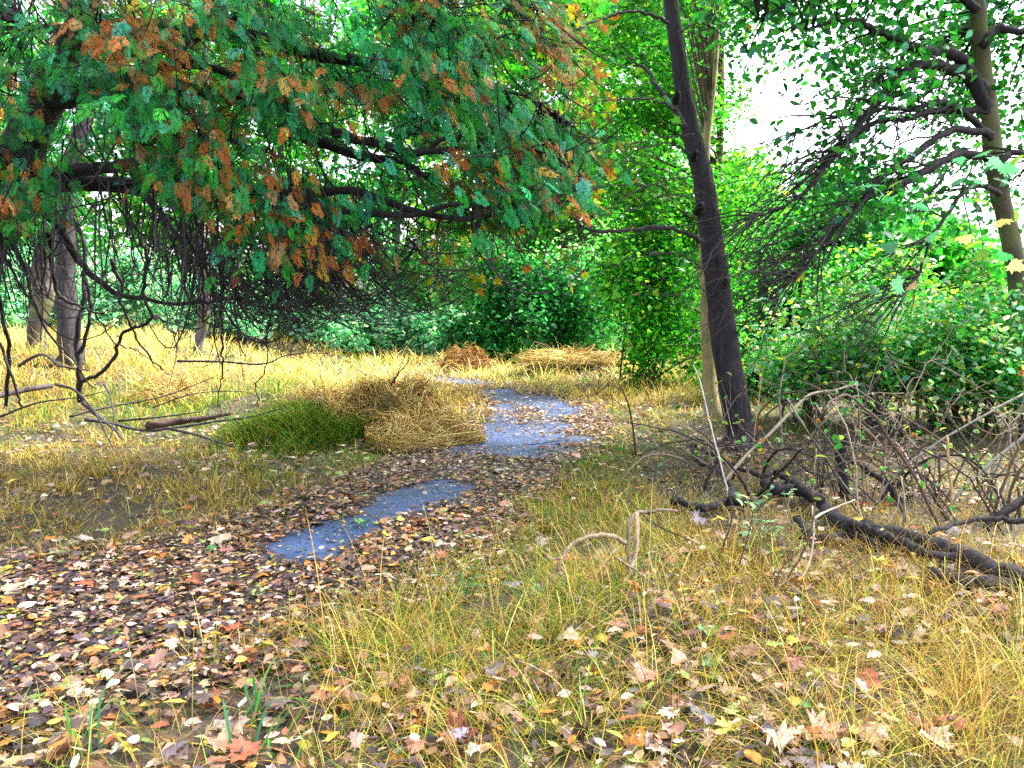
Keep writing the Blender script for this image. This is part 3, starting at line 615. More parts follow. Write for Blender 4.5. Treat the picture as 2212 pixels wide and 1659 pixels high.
# ------------------------------------------------------------------ mossy tree at the right edge with its drooping dark boughs
def right_tree():
    rng = np.random.default_rng(29)
    P = [(2226, 935), (2205, 800), (2206, 690), (2200, 600), (2178, 490), (2152, 385), (2135, 230), (2120, 100), (2108, 0), (2090, -140), (2060, -330)]
    root, tp = simple_trunk('mossy_tree', P, 10.0, 8.4, [.19, .15, .135, .115, .10, .098, .09, .085, .08, .065, .04], (.10, .09, .06), M_PALE, 'curved mossy tree trunk at the right edge with dark drooping boughs')
    LB = [([(2130, 235), (2080, 130), (2025, 112), (1981, 106), (1930, 82), (1897, 69), (1860, 50), (1820, 44), (1740, 60)], .07, .014, -.8),
          ([(2128, 190), (2060, 150), (1990, 140), (1940, 170), (1890, 225), (1850, 280), (1824, 312), (1780, 365), (1733, 420), (1670, 455), (1587, 478)], .065, .008, -1.2),
          ([(2142, 300), (2050, 225), (1960, 235), (1880, 240), (1810, 250), (1700, 290)], .035, .008, -.6),
          ([(2150, 350), (2080, 330), (2025, 358), (1952, 394), (1861, 431), (1800, 500), (1769, 540), (1733, 585), (1690, 620)], .05, .01, -1.2),
          ([(2140, 290), (2060, 280), (1980, 330), (1900, 390), (1830, 480), (1790, 560)], .045, .009, -1.0),
          ([(2135, 240), (2020, 240), (1960, 256), (1900, 262), (1830, 300), (1760, 370), (1700, 420)], .04, .008, -.8),
          ([(2160, 420), (2110, 400), (2060, 440), (2010, 520), (1980, 600), (1950, 640)], .03, .008, -.8),
          ([(2120, 100), (2160, 60), (2212, 70), (2280, 40)], .05, .02, 0), ([(2150, 360), (2190, 330), (2240, 340)], .04, .02, 0),
          ([(2110, 20), (2040, -40), (1930, -60), (1800, -40), (1700, 10), (1640, 40)], .05, .01, -.6)]
    pool = []
    for k, (p, r0, r1, dd) in enumerate(LB):
        q = px_path(p, 8.5, 8.5+dd, 5, .008, 200+k); g = Geo(); g.tube(q, np.linspace(r0, r1, 6), 7, (.022, .018, .022), rough=.25, seed=k); g.build('bough', M_BARK, root); pool.append(q[3:])
    # parallel bare twigs sweeping down and to the left
    src = np.vstack([p for k, p in enumerate(pool) if k in (1, 2, 3, 4, 5, 6)]); N = 260; A = src[rng.integers(0, len(src), N)]
    D = np.column_stack([rng.normal(-.75, .3, N), rng.normal(-.2, .4, N), rng.normal(-.55, .28, N)]); E = A + unit(D)*rng.uniform(.4, 1.5, (N, 1)); B = .5*(A+E)+np.array([-.03, 0, .13])
    g = Geo(); P_ = bez(A, B, E, 8); P_[:, 1:] += rng.normal(0, .012, (N, 7, 3)); g.tubes(P_, rng.uniform(.005, .011, (N, 1))*np.linspace(1, .3, 8)[None], 5, (.03, .025, .026))
    K = 380; si = rng.integers(0, N, K); j = rng.integers(2, 7, K); A2 = P_[si, j]; E2 = A2 + unit(unit(E-A)[si] + rng.normal(0, .5, (K, 3)))*rng.uniform(.15, .6, (K, 1)); B2 = .5*(A2+E2)+np.array([0, 0, .05])
    g.tubes(bez(A2, B2, E2, 5), np.linspace(.004, .0018, 5)[None]*np.ones((K, 1)), 4, (.04, .033, .03)); g.build('twigs', M_TWIG, root)
    # leaves: dense dark mass beyond the trunk, looser against the sky
    C = []
    while len(C) < 430:
        px, py = rng.uniform(1560, 2450), rng.uniform(-260, 470)
        w = .0
        if px > 2030: w = .95 if py < 330 else .35
        elif py < 80: w = .72
        elif py < 160: w = .75 if px > 1700 else .30
        elif py < 260: w = .6 if px > 1810 else .06
        elif py > 290 and px > 1740: w = .40
        if 1590 < px < 1800 and 80 < py < 260: w *= .35
        if vn(np.array([px/90.]), np.array([py/70.]), 0, 33)[0] < .40: w *= .3
        if rng.random() < w: C.append(W(px, py, rng.uniform(9.1, 11.5) if px > 2020 else rng.uniform(7.4, 10)))
    C = np.array(C); per = 34; ci = np.repeat(np.arange(len(C)), per); n = len(ci); off = rng.normal(0, 1, (n, 3))*np.array([.22, .25, .15])
    g = Geo(); leaf_cloud(g, C[ci]+off, rng.uniform(.06, .12, n), pick([(.012, .15, .012), (.02, .2, .03), (.006, .07, .012), (.05, .25, .02), (.04, .18, .14)], (4, 3, 3, 2, 1), n, rng), rng, L_OVAL, up=.5, droop=.6)
    U = np.column_stack([rng.uniform(1.2, 8.5, 240), rng.uniform(3.2, 10.5, 240), rng.uniform(6.6, 9.5, 240)]); ui = np.repeat(np.arange(240), 45); leaf_cloud(g, U[ui]+rng.normal(0, .32, (len(ui), 3)), rng.uniform(.10, .17, len(ui)), pick(GREEN, (3, 3, 2, 2, 1), len(ui), rng), rng)  # U: unseen overhead crown clumps, added to shade the foreground
    big = W(rng.uniform(1860, 2230, 46), rng.uniform(330, 640, 46), rng.uniform(5.6, 7.6, 46)); leaf_cloud(g, big, rng.uniform(.10, .17, 46), pick([(.06, .26, .14), (.12, .30, .03), (.03, .2, .08), (.32, .24, .13)], (3, 2, 3, 1), 46, rng), rng, L_MAPLE, up=.9, jit=.5)
    g.build('crown', M_LEAF, root)
    C = np.vstack([C, U]); pool.append(tp[-14:]); pl = np.vstack(pool); D = np.linalg.norm(pl[None]-C[:, None], axis=2); A = pl[np.argmin(D, 1)]
    g = Geo(); g.tubes(bez(A, .5*(A+C)+np.array([0, 0, .08]), C, 6), np.linspace(.012, .004, 6)[None]*np.ones((len(C), 1)), 4, (.022, .018, .022)); g.build('twig_mass', M_TWIG, root)
right_tree()

# ------------------------------------------------------------------ wood and bushes round the clearing
def wx(px, d): return (px-1106)/F*d
def back_wood():
    make_tree('vine_covered_tree', (wx(1545, 15.5), 15.5, .1), (wx(1560, 15.5), 15.5, 9), [(2.9, 14.8, 3.6, 1.5, 1.2, 2.3), (3.1, 15.2, 6.6, 1.4, 1.5, 1.9), (3.9, 15.6, 4.2, .5, .8, .8), (2.2, 15.0, 5.6, 1.2, 1.2, 1.4)],
              'tall slim tree hung with bright green vines, behind the two trunks', ncl=115, per=190, leaf=.10, pal=[(.02, .21, .010), (.04, .27, .012), (.01, .14, .012), (.10, .30, .015)], wts=(3, 3, 2, 2), trunk_r=.11, bark=(.12, .085, .05), seed=41, shell=.3, spread=.36)
    BIG = [(-15.5, 25, 11, 'tall leafy tree at the far left seen through the cedar twigs', 1), (-11.0, 27, 12, 'leafy bright tree behind the pale bent trunk, beyond the cedar', 0), (-7.4, 26, 12, 'broad green tree beyond the cedar, above the pale shrubs', 2),
           (-4.1, 28, 13, 'green tree with dark forked trunk behind the low shrubs', 1), (-1.2, 27, 12.5, 'yellow-tinged tree behind the clearing, above the path bend', 3), (1.5, 25, 12, 'bright leafy tree filling the gap above the dark bush', 0),
           (4.2, 27, 13, 'leafy tree behind the vine-hung tree', 2), (7.0, 24, 5.7, 'low round-topped green tree below the open sky', 0), (9.6, 23, 5.2, 'green tree crown under the open sky, behind the drooping boughs', 1), (12.0, 23, 3.9, 'short dark green tree near the right edge, behind the shrubs', 2), (15.0, 25, 2.7, 'low yellow-green tree at the far right under bare sky', 3)]
    PALS = [[(.04, .32, .015), (.12, .40, .02), (.012, .18, .012), (.22, .44, .03)], [(.03, .28, .03), (.06, .38, .12), (.01, .16, .02), (.14, .4, .02)], [(.012, .22, .012), (.04, .32, .02), (.006, .11, .012), (.09, .36, .03)], [(.10, .28, .015), (.22, .32, .02), (.02, .2, .015), (.30, .28, .02)]]
    for k, (x, y, h, lb, p) in enumerate(BIG):
        cw = 2.3 if h > 8 else 1.9
        make_tree('broadleaf_tree', (x, y, .1), (x+.3, y, h), [(x, y, h*.55, cw, 1.7, h*.42), (x+.6, y-.8, h*.28, cw*.9, 1.2, h*.22), (x-.7, y-.4, h*.8, cw*.8, 1.4, h*.2)], lb, group='trees around the clearing',
                  ncl=int(70+h*7), per=80, leaf=.25, pal=PALS[p], wts=(3, 3, 2, 1.5), trunk_r=.17, seed=60+k, shell=.35, spread=.42, gap=.36)
    make_bush('rounded_bush', wx(1405, 13.9), 14.0, 1.05, .9, 3.0, 'dense bright green leafy bush left of the two trunks', n=15000, leaf=.10, seed=91, lumps=60, spr=.17, lobes=[(0, 0, 1.7, 1.15, .9, .75), (.1, 0, .75, .75, .6, .75), (-.35, -.2, 2.5, .9, .8, .7), (.5, .2, 2.6, .8, .8, .7), (1.15, .5, .8, .7, .6, .6)], pal=[(.015, .20, .010), (.05, .29, .015), (.006, .11, .016), (.13, .36, .015)], wts=(3, 3, 2, 2))
    make_bush('dark_bush', wx(1160, 19.6), 20.0, 1.6, 1.2, 2.4, 'dark green bush overhanging a black hollow at the end of the clearing', n=11000, leaf=.14, seed=92, lumps=60, spr=.17, lobes=[(0, 0, 1.3, 1.5, 1, .8), (-1.3, -.2, .7, .9, .7, .5), (1.2, .2, 1.6, .8, .9, .7), (-.6, .3, 2.1, 1.1, .9, .6)], pal=[(.008, .11, .018), (.014, .15, .03), (.03, .2, .06), (.005, .07, .012)], wts=(3, 3, 2, 2))
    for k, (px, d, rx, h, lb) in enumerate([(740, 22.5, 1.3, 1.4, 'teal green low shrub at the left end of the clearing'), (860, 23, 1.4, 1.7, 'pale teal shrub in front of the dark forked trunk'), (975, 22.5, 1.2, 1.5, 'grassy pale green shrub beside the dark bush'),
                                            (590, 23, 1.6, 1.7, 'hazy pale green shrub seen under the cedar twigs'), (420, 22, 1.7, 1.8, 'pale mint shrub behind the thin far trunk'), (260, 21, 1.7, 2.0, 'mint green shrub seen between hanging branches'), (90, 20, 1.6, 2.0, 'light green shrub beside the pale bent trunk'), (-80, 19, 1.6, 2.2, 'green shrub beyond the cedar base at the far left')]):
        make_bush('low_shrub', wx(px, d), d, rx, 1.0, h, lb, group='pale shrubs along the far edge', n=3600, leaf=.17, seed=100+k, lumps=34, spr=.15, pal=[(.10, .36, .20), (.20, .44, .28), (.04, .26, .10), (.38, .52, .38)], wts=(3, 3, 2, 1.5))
    make_bush('tangled_bush', wx(1690, 12.5), 12.6, .85, .8, 3.2, 'dark tangled bush wrapped in dead vines, right of the trunks', n=4500, leaf=.075, seed=120, lumps=40, spr=.2, pal=[(.008, .11, .014), (.02, .18, .012), (.004, .05, .01), (.05, .22, .02)], wts=(3, 2, 3, 1), stems=260, bark=(.03, .022, .022))
    for k, (px, d, rx, h, lb, low) in enumerate([(1760, 10.2, .9, 1.75, 'leafy green shrub just right of the dark trunk', .5), (1900, 9.4, .9, 1.8, 'pale green shrub with small leaves above the brambles', .6), (2050, 9.8, 1.0, 1.9, 'grey-green shrub right of the pale leafed one', .5), (2190, 9.0, .9, 1.7, 'dark green shrub at the right edge beside the mossy trunk', .5)]):
        make_bush('leafy_shrub', wx(px, d), d, rx, .8, h, lb, group='leafy shrubs on the right', n=5200, leaf=.085, seed=130+k, lumps=48, spr=.15, low=low, pal=[(.02, .19, .02), (.07, .27, .05), (.06, .25, .15), (.24, .36, .04), (.30, .44, .32), (.25, .12, .04)], wts=(4, 3, 2.5, 1.5, 2, .25), tmpl=L_OVAL)
    make_bush('spindly_bush', wx(1870, 13.5), 13.8, 1.6, 1, 2.6, 'yellowish green bush behind the shrubs under the drooping boughs', n=8000, leaf=.11, seed=140, lumps=50, spr=.14, pal=[(.03, .26, .02), (.18, .36, .03), (.012, .15, .012), (.25, .42, .25)], wts=(3, 2, 2, 1.2))
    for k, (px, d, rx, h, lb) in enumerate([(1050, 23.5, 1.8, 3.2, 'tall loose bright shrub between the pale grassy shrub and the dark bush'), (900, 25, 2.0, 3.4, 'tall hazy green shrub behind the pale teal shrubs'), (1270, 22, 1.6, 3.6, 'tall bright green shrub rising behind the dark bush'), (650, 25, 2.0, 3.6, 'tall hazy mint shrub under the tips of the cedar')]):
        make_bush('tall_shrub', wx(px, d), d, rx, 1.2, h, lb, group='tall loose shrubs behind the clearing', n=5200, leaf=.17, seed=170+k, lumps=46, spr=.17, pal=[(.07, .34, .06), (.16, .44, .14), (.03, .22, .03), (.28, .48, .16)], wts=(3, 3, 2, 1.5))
    # far wood: one mass that closes the view
    rng = np.random.default_rng(150); g = Geo(); N = 70000
    x = rng.uniform(-42, 42, N); y = rng.uniform(33, 42, N); topz = np.where(x < 8, 15, np.interp(x, [8, 12, 17, 22, 42], [7.5, 7, 4.5, 4, 5])); z = topz*rng.uniform(0, 1, N)**.9
    keep = vn(x*.45, y*.4, z*.45, 7) > .47
    pos = np.column_stack([x, y, z])[keep]; n = len(pos)
    leaf_cloud(g, pos, rng.uniform(.3, .6, n), pick([(.03, .23, .03), (.08, .28, .05), (.012, .14, .02), (.2, .3, .03)], (3, 2, 2, 1), n, rng), rng)
    tag(g.build('far_wood', M_LEAF), 'hazy green far wood closing off the clearing', 'woodland', kind='stuff')
back_wood()
r, tp = simple_trunk('bent_tree', [(82, 772), (80, 725), (84, 684), (92, 640), (88, 600), (100, 520), (130, 400), (170, 280), (200, 100), (210, -100)], 14.0, 14.4, [.19, .15, .155, .20, .18, .14, .13, .11, .09, .07], (.05, .036, .032), M_PALE, 'stout grey-brown trunk with hollow bulge behind the cedar twigs', seed=9)
r, tp = simple_trunk('grey_tree', [(150, 800), (152, 740), (145, 660), (140, 560), (150, 420), (180, 250), (200, 50), (205, -150)], 13.0, 13.4, [.22, .17, .16, .15, .14, .12, .1, .07], (.035, .03, .033), M_BARK, 'grey vine-wrapped trunk right of the stout hollow one', seed=10, rough=.3)
r, tp = simple_trunk('thin_tree', [(428, 768), (430, 740), (438, 700), (443, 650), (440, 560), (430, 430), (440, 250), (450, 0)], 16.0, 16.0, [.10, .085, .12, .14, .11, .09, .08, .06], (.10, .085, .10), M_PALE, 'thin crooked lilac-grey trunk standing past the left bank', seed=12)

# ------------------------------------------------------------------ grass, hay, fallen wood
def lying(pts, h, r, wob=.004):
    """a stem lying on the ground along measured picture points, h above it"""
    p = np.array(pts, float); out = []
    for px, py in p:
        d = 2.0
        while d < 14:
            q = W(px, py, d)
            if q[2] < float(Hp(q[:1], q[1:2])[0]) + h: break
            d += .02
        out.append(q)
    q = smooth(np.array(out), 5); q[1:] += np.random.default_rng(4).normal(0, wob, (len(q)-1, 3)); return q
def twig_thing(name, paths, label, cat, group=None, col=(.05, .042, .042), mat=None, sides=6, part=None, rough=.25, wob=.0015):
    """paths = [(points, depth from, depth to, radius from, radius to)]; the first is the main stem, others are its branches"""
    q0 = px_path(paths[0][0], paths[0][1], paths[0][2], 5, wob, 3) if paths[0][1] else lying(paths[0][0], paths[0][2], paths[0][3], wob)
    if len(paths) == 1:
        g = Geo(); g.tube(q0, np.linspace(paths[0][3], paths[0][4], 5), sides, col, rough=rough)
        return tag(g.build(name, mat or M_TWIG), label, cat, group)
    b = q0[np.argmin(q0[:, 2])]; root = thing(name, (b[0], b[1], b[2]), label, cat, group)
    for k, p in enumerate(paths):
        q = px_path(p[0], p[1], p[2], 5, wob, 3+k); g = Geo(); c = p[5] if len(p) > 5 else col
        g.tube(q, np.linspace(p[3], p[4], 5), sides, c, rough=rough, seed=k); g.build('stem' if k == 0 else 'branch', mat or M_TWIG, root)
    return root
def gd(py, h=0.0):                                             # distance of a ground (or raised) point seen at picture row py
    return float((CAM_H-h)/(-ray(1106, py)[2])*ray(1106, py)[1])

def grass():
    rng = np.random.default_rng(301)
    def blades(n, ymin, ymax, label, name, wmul=1.0, power=2.0, xlim=None, hmul=1.0, place=None, dens=None, dry=.6, zone='all'):
        if place is None:
            u = rng.uniform(0, 1, n); y = (ymin**power + u*(ymax**power-ymin**power))**(1/power); x = rng.uniform(-.74, .74, n)*(y+.7)
        else: x, y = place
        n = len(x); nt = max(1, n//24); ti = rng.integers(0, nt, n); loose = rng.random(n) < .32; spread_t = np.exp(rng.normal(0, .35, nt)); sc_t = spread_t[ti]
        ox, oy = rng.normal(0, .055, n)*sc_t*(1+y*.03), rng.normal(0, .055, n)*sc_t*(1+y*.03); tx, ty = x[:nt][ti], y[:nt][ti]; x = np.where(loose, x, tx+ox); y = np.where(loose, y, ty+oy)
        tg = rng.normal(0, .28, nt)[ti]; rad = np.arctan2(oy, ox); tr = np.hypot(ox, oy); tcol = np.exp(rng.normal(0, .22, nt))[ti]
        d = path_dist(x, y); nz = vn(x*1.6, y*1.6, 0, 51); n2 = vn(x*.5, y*.5, 0, 52); n3 = vn(x*4, y*4, 0, 53)
        edge = .62 + .5*(nz-.5) + .25*(n3-.5) - .75*sstep(12.8, 14, y)*(1-bare(x, y)) 
        keep = (d > edge+.12*rng.normal(size=len(x))) & (rng.random(len(x)) < np.clip(.10+1.5*n3, 0.06, 1)*np.where((y < 3.3) & (x < -.75-.35*(n3-.5)), .18, 1))
        left = (x < np.interp(y, CL[:, 1], CL[:, 0])) 
        keep &= ~(left & (y < 9.4) & (rng.random(len(x)) > .9))
        keep &= ~((x > 1.3) & (y > 4.4) & (y < 8.5) & (rng.random(len(x)) > .5))
        x, y, d, nz, n2, left, loose, sc_t, tg, rad, tr, tcol = [q_[keep] for q_ in (x, y, d, nz, n2, left, loose, sc_t, tg, rad, tr, tcol)]; n = len(x)
        z = Hp(x, y, d)
        green = np.clip(.34 + 1.2*(n2-.45) + .75*np.exp(-((x+2.5)/1.1)**2-((y-9.0)/.9)**2) + .30*sstep(2, 5, x)*sstep(6, 9, y) - .35*sstep(10.5, 13, y)*(x < 2.5), .03, .9)
        isg = rng.random(n) < np.clip(green+tg*~loose, .02, .95)
        L = rng.uniform(.10, .36, n)*np.where(rng.random(n) < .06, 1.5, 1)*np.interp(y, [2.5, 9, 11], [.82, .8, 1])*np.where(left & (y < 9.6), .5, 1)*np.where(isg, .75, 1.0)*(.7+.6*nz)*hmul*np.where((x > -.3) & (y < 12), np.interp(y, [4.2, 6.2], [1, .5]), 1)*np.where((x > 1.2) & (y > 4.6) & (y < 9), .7, 1)*np.where(y > 12.8, 1, sstep(.45, 1.0, d)**.5)
        az = rng.uniform(0, 2*np.pi, n) + 0; comb = vn(x*.8, y*.8, 0, 54)*2*np.pi*2; mixc = rng.random(n) < .45; az = np.where(loose, np.where(mixc, comb+rng.normal(0, .5, n), az), rad+rng.normal(0, .55, n))
        lean0 = np.where(isg, rng.uniform(.05, .7, n), rng.uniform(.2, 1.5, n)); curl = rng.uniform(.3, 1.7, n); lean0 = np.where(loose, np.minimum(lean0*1.3, 1.5), np.clip(.15+tr*5+rng.normal(0, .25, n), 0, 1.4)); L = L*np.where(loose, 1, sc_t*1.12)
        w = np.maximum(rng.uniform(.0022, .0045, n), .00082*y)*wmul*np.where(isg, 1.2, 1)
        dry_c = pick([(.40, .27, .055), (.27, .16, .03), (.52, .41, .16), (.14, .075, .02), (.38, .33, .045)], (4, 2, 2, 2, 3), n, rng, .2)
        grn_c = pick([(.10, .19, .012), (.06, .17, .012), (.20, .25, .02), (.03, .15, .03)], (3, 3, 3, 1.5), n, rng, .2)
        far = sstep(11, 16, y)[:, None]*((x < 3)[:, None]); dry_c = np.clip(dry_c*(1+.7*far) + .05*far, 0, .75)  # distant straw lightened in its colour to stand for the sunlit clearing
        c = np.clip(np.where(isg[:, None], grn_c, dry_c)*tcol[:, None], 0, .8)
        S = 4; t = np.linspace(0, 1, S+1); ang = lean0[:, None] + curl[:, None]*t[None]; seg = (L/S)[:, None]
        hx = np.concatenate([np.zeros((n, 1)), np.cumsum(np.sin(ang[:, :-1])*seg, 1)], 1); hz = np.concatenate([np.zeros((n, 1)), np.cumsum(np.cos(ang[:, :-1])*seg, 1)], 1)
        hz = np.maximum(hz, .01)
        cx = x[:, None]+hx*np.cos(az)[:, None]; cyy = y[:, None]+hx*np.sin(az)[:, None]; cz = z[:, None]-.01+hz
        fa = az + np.pi/2 + rng.normal(0, .5, n); sx, sy = np.cos(fa)[:, None], np.sin(fa)[:, None]
        wd = w[:, None]*np.array([.8, 1, .85, .55, .12])[None]*.5
        Lf = np.stack([cx-sx*wd, cyy-sy*wd, cz], -1); Rt = np.stack([cx+sx*wd, cyy+sy*wd, cz], -1)
        v = np.stack([Lf, Rt], 2).reshape(n, -1, 3); k = 2*(S+1)
        q = np.array([(2*i, 2*i+1, 2*i+3, 2*i+2) for i in range(S)]); q = (q[None]+(np.arange(n)*k)[:, None, None]).reshape(-1, 4)
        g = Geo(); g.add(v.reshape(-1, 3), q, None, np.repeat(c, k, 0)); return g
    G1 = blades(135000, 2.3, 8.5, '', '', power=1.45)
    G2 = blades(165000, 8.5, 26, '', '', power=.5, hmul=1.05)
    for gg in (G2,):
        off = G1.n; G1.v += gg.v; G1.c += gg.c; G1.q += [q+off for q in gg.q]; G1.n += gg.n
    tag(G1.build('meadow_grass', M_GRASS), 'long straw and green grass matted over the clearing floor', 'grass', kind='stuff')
grass()

def hay(name, cx, cy, rx, ry, h, n, label, seed, cols, hollow=None, length=(.25, .55)):
    """a heap of matted dry grass: a soft core with long stems draped over it"""
    rng = np.random.default_rng(seed); z0 = float(Hp(np.array([cx]), np.array([cy]))[0]); root = thing(name, (cx, cy, z0), label, 'grass heap', 'dry grass heaps')
    def surf(a, u):                                              # a angle, u 0 top .. 1 rim
        r = u**.9; k = 1+.20*np.sin(3*a+seed)+.12*np.sin(7*a+2*seed); zz = h*(1-u**2.1)*(1+.22*np.sin(2*a+1)*u+.16*np.sin(5*a+seed)*u)
        x, y = rx*r*np.cos(a)*k, ry*r*np.sin(a)*k
        if hollow:
            ha, hw, hd = hollow; da = np.abs((a-ha+np.pi) % (2*np.pi)-np.pi); m = np.exp(-(da/hw)**2)*sstep(.45, .8, u)
            x = x*(1-hd*m); y = y*(1-hd*m)
        return np.stack([cx+x, cy+y, z0-.03+zz], -1)
    A, U = np.meshgrid(np.linspace(0, 2*np.pi, 49)[:-1], np.linspace(0, 1, 15)); v = surf(A.ravel(), U.ravel()); i, j = np.meshgrid(np.arange(14), np.arange(48), indexing='ij'); j2 = (j+1) % 48
    g = Geo(); g.add(v - np.array([0, 0, .05]), np.stack([i*48+j, (i+1)*48+j, (i+1)*48+j2, i*48+j2], -1).reshape(-1, 4), None, (.05, .032, .012)); g.build('thatch_core', M_DRY, root)
    a = rng.uniform(0, 2*np.pi, n); u = rng.uniform(.02, .95, n)**.6
    if hollow:
        ha, hw, hd = hollow; da = np.abs((a-ha+np.pi) % (2*np.pi)-np.pi); kill = (da < hw*.85) & (u > .6) & (u < .96) & (rng.random(n) < .93); a, u = a[~kill], u[~kill]; n = len(a)
    L = rng.uniform(*length, n); S = 6; P = []; drift = rng.normal(0, .17, n); amp = np.abs(rng.normal(0, .11, n))
    for k in range(S+1):
        uu = np.clip(u + (L*k/S)/(.5*(rx+ry)+h*.6), 0, 1.25); aa = a + drift*k + .06*k*np.sin(5*a)
        p = surf(aa, np.minimum(uu, 1.0)); ex = np.maximum(uu-1, 0)[:, None]*np.stack([np.cos(aa)*rx, np.sin(aa)*ry, 0*aa], -1); lift = (.03+amp)*np.sin(np.pi*k/S*.9)
        P.append(p+ex+np.column_stack([0*lift, -.3*lift, lift]))
    P = np.stack(P, 1); P[:, :, 2] += rng.uniform(.0, .05, (n, 1))
    g = Geo(); g.tubes(P, np.maximum(.003, .00042*cy)*np.linspace(1, .5, S+1)[None]*np.ones((n, 1)), 3, pick(*cols, n, rng, .22)); g.build('straw', M_GRASS, root)
STRAW = ([(.52, .41, .13), (.36, .24, .06), (.64, .54, .27), (.18, .10, .025)], (4, 3, 2, 2))
RUST = ([(.30, .16, .035), (.22, .10, .02), (.40, .28, .09)], (3, 3, 1))
hay('hay_heap', -1.38, 9.35, .55, .52, .46, 3400, 'big straw heap with a dark hollow, left of the bare asphalt', 5, STRAW, hollow=(-1.75, .62, .62))
hay('hay_heap', -2.15, 9.75, .62, .5, .34, 1600, 'low pale straw heap joined to the left of the big hollow heap', 6, STRAW)
hay('hay_heap', -1.05, 8.75, .5, .42, .24, 1300, 'small tan straw heap at the foot of the big hollow heap', 7, STRAW)
hay('hay_heap', wx(1000, 17.6), 17.8, .5, .45, .45, 700, 'rust-coloured grass tussock at the far bend of the path', 8, RUST)
hay('hay_heap', wx(1230, 16), 16.6, .9, .6, .12, 600, 'low flattened straw heap below the dark bush', 9, STRAW)
hay('hay_heap', wx(360, 11.6), 11.8, .45, .4, .22, 500, 'olive-brown tussock behind the brown broken branch', 10, STRAW)

def green_bank():
    rng = np.random.default_rng(66); n = 6500; cc = np.column_stack([rng.normal(-2.35, .36, 60), rng.normal(9.0, .3, 60)])[rng.integers(0, 60, n)]; x = cc[:, 0]+rng.normal(0, .13, n); y = cc[:, 1]+rng.normal(0, .12, n); z = Hp(x, y)
    az = rng.uniform(0, 2*np.pi, n); L = rng.uniform(.08, .30, n)*(.5+vn(x*3, y*3, 0, 9)); base = np.column_stack([x, y, z-.01]); tip = base + np.column_stack([np.cos(az)*L*.7, np.sin(az)*L*.7-.05, L*.75]); mid = .5*(base+tip)+np.column_stack([0*L, 0*L, L*.25])
    root = thing('green_tussock', (-2.45, 8.95, 0.3), 'lush green grass tussock between the brown broken branch and the straw heap', 'grass clump')
    g = Geo(); g.tubes(bez(base, mid, tip, 5), .0042*np.array([1, 1, .8, .5, .2])[None]*np.ones((n, 1)), 3, pick([(.05, .19, .012), (.14, .26, .015), (.02, .12, .015), (.28, .29, .03)], (2, 3, 2, 3), n, rng, .2)); g.build('blades', M_GRASS, root)
green_bank()

# --- fallen wood on the left bank
twig_thing('fallen_branch', [([(318, 921), (359, 913), (410, 908), (448, 903), (478, 897), (500, 893)], 8.9, 8.9, .052, .012)], 'brown tapering broken branch lying on the left bank', 'branch', col=(.075, .045, .038), mat=M_BARK, sides=10, rough=.55)
for p, d0, d1, r0, r1, lb in [([(184, 906), (239, 914), (307, 930), (376, 924), (478, 909), (547, 899), (608, 882)], 9, 8.6, .024, .006, 'long dark dead branch lying across the brown broken branch'),
                              ([(256, 909), (342, 901), (434, 890)], 9.2, 9.2, .016, .008, 'thin dark stick lying behind the brown broken branch'),
                              ([(368, 926), (420, 938), (460, 952), (520, 968), (560, 978)], 8.6, 8.2, .02, .006, 'dark branch slanting down from the brown broken branch towards the path'),
                              ([(-30, 860), (0, 855), (60, 842), (113, 833)], 9.6, 10.4, .042, .03, 'thick dark fallen branch at the left edge under the cedar'),
                              ([(150, 900), (230, 880), (330, 862), (400, 840), (470, 810)], 9.8, 10.6, .016, .005, 'dead branch rising to the right behind the brown broken branch'),
                              ([(383, 780), (478, 781), (540, 787), (580, 784), (615, 769), (683, 757)], 10, 9.4, .018, .005, 'straight bare stick held up over the dry grass below the cedar'),
                              ([(180, 870), (220, 905), (250, 930), (265, 950)], 9.2, 8.6, .03, .012, 'brown dead branch leaning from the hanging stem to the brown broken branch'),
                              ([(40, 790), (90, 765), (130, 790), (190, 800)], 10.4, 10, .024, .012, 'dark arched branch below the stout hollow trunk'),
                              ([(330, 880), (420, 850), (520, 846), (560, 858)], 10, 9.8, .010, .004, 'thin arched grey twig over the olive tussock'),
                              ([(120, 830), (165, 845), (210, 900), (240, 960)], 9.4, 8.4, .018, .008, 'grey bent branch leaning at the foot of the hanging stem'),
                              ([(0, 900), (80, 870), (160, 860), (230, 845)], 9.3, 9.6, .015, .006, 'slim grey branch along the top of the left bank'),
                              ([(225, 830), (240, 860), (245, 920), (230, 970)], 8.8, 8.2, .012, .006, 'pale curved twig hanging in front of the brown broken branch')]:
    twig_thing('dead_branch', [(p, d0, d1, r0, r1)], lb, 'branch', 'dead branches on the left bank', col=(.05, .042, .045), mat=M_BARK)
twig_thing('bare_twig', [([(843, 833), (862, 805), (876, 790), (888, 768)], 9.3, 9.3, .012, .004), ([(850, 830), (862, 800), (870, 775)], 9.35, 9.3, .007, .003)], 'upright forked dark twig sticking out of the big straw heap', 'twig', 'twigs in the straw heap', col=(.06, .025, .02))
twig_thing('bare_twig', [([(898, 845), (915, 832), (935, 812)], 9.2, 9.2, .010, .003), ([(905, 838), (912, 825), (918, 815)], 9.2, 9.2, .005, .002)], 'short forked twig at the right shoulder of the big straw heap', 'twig', 'twigs in the straw heap', col=(.05, .025, .02))
twig_thing('bare_twig', [([(755, 1052), (754, 1035), (757, 1018)], 6.95, 6.95, .014, .011)], 'short dark stub standing in the grass at the path edge', 'twig', col=(.02, .015, .015))
twig_thing('bare_twig', [([(1000, 973), (1080, 966), (1150, 960), (1210, 952)], 8.45, 8.7, .010, .004)], 'thin dark stick lying across the bare asphalt', 'twig', col=(.03, .025, .03))

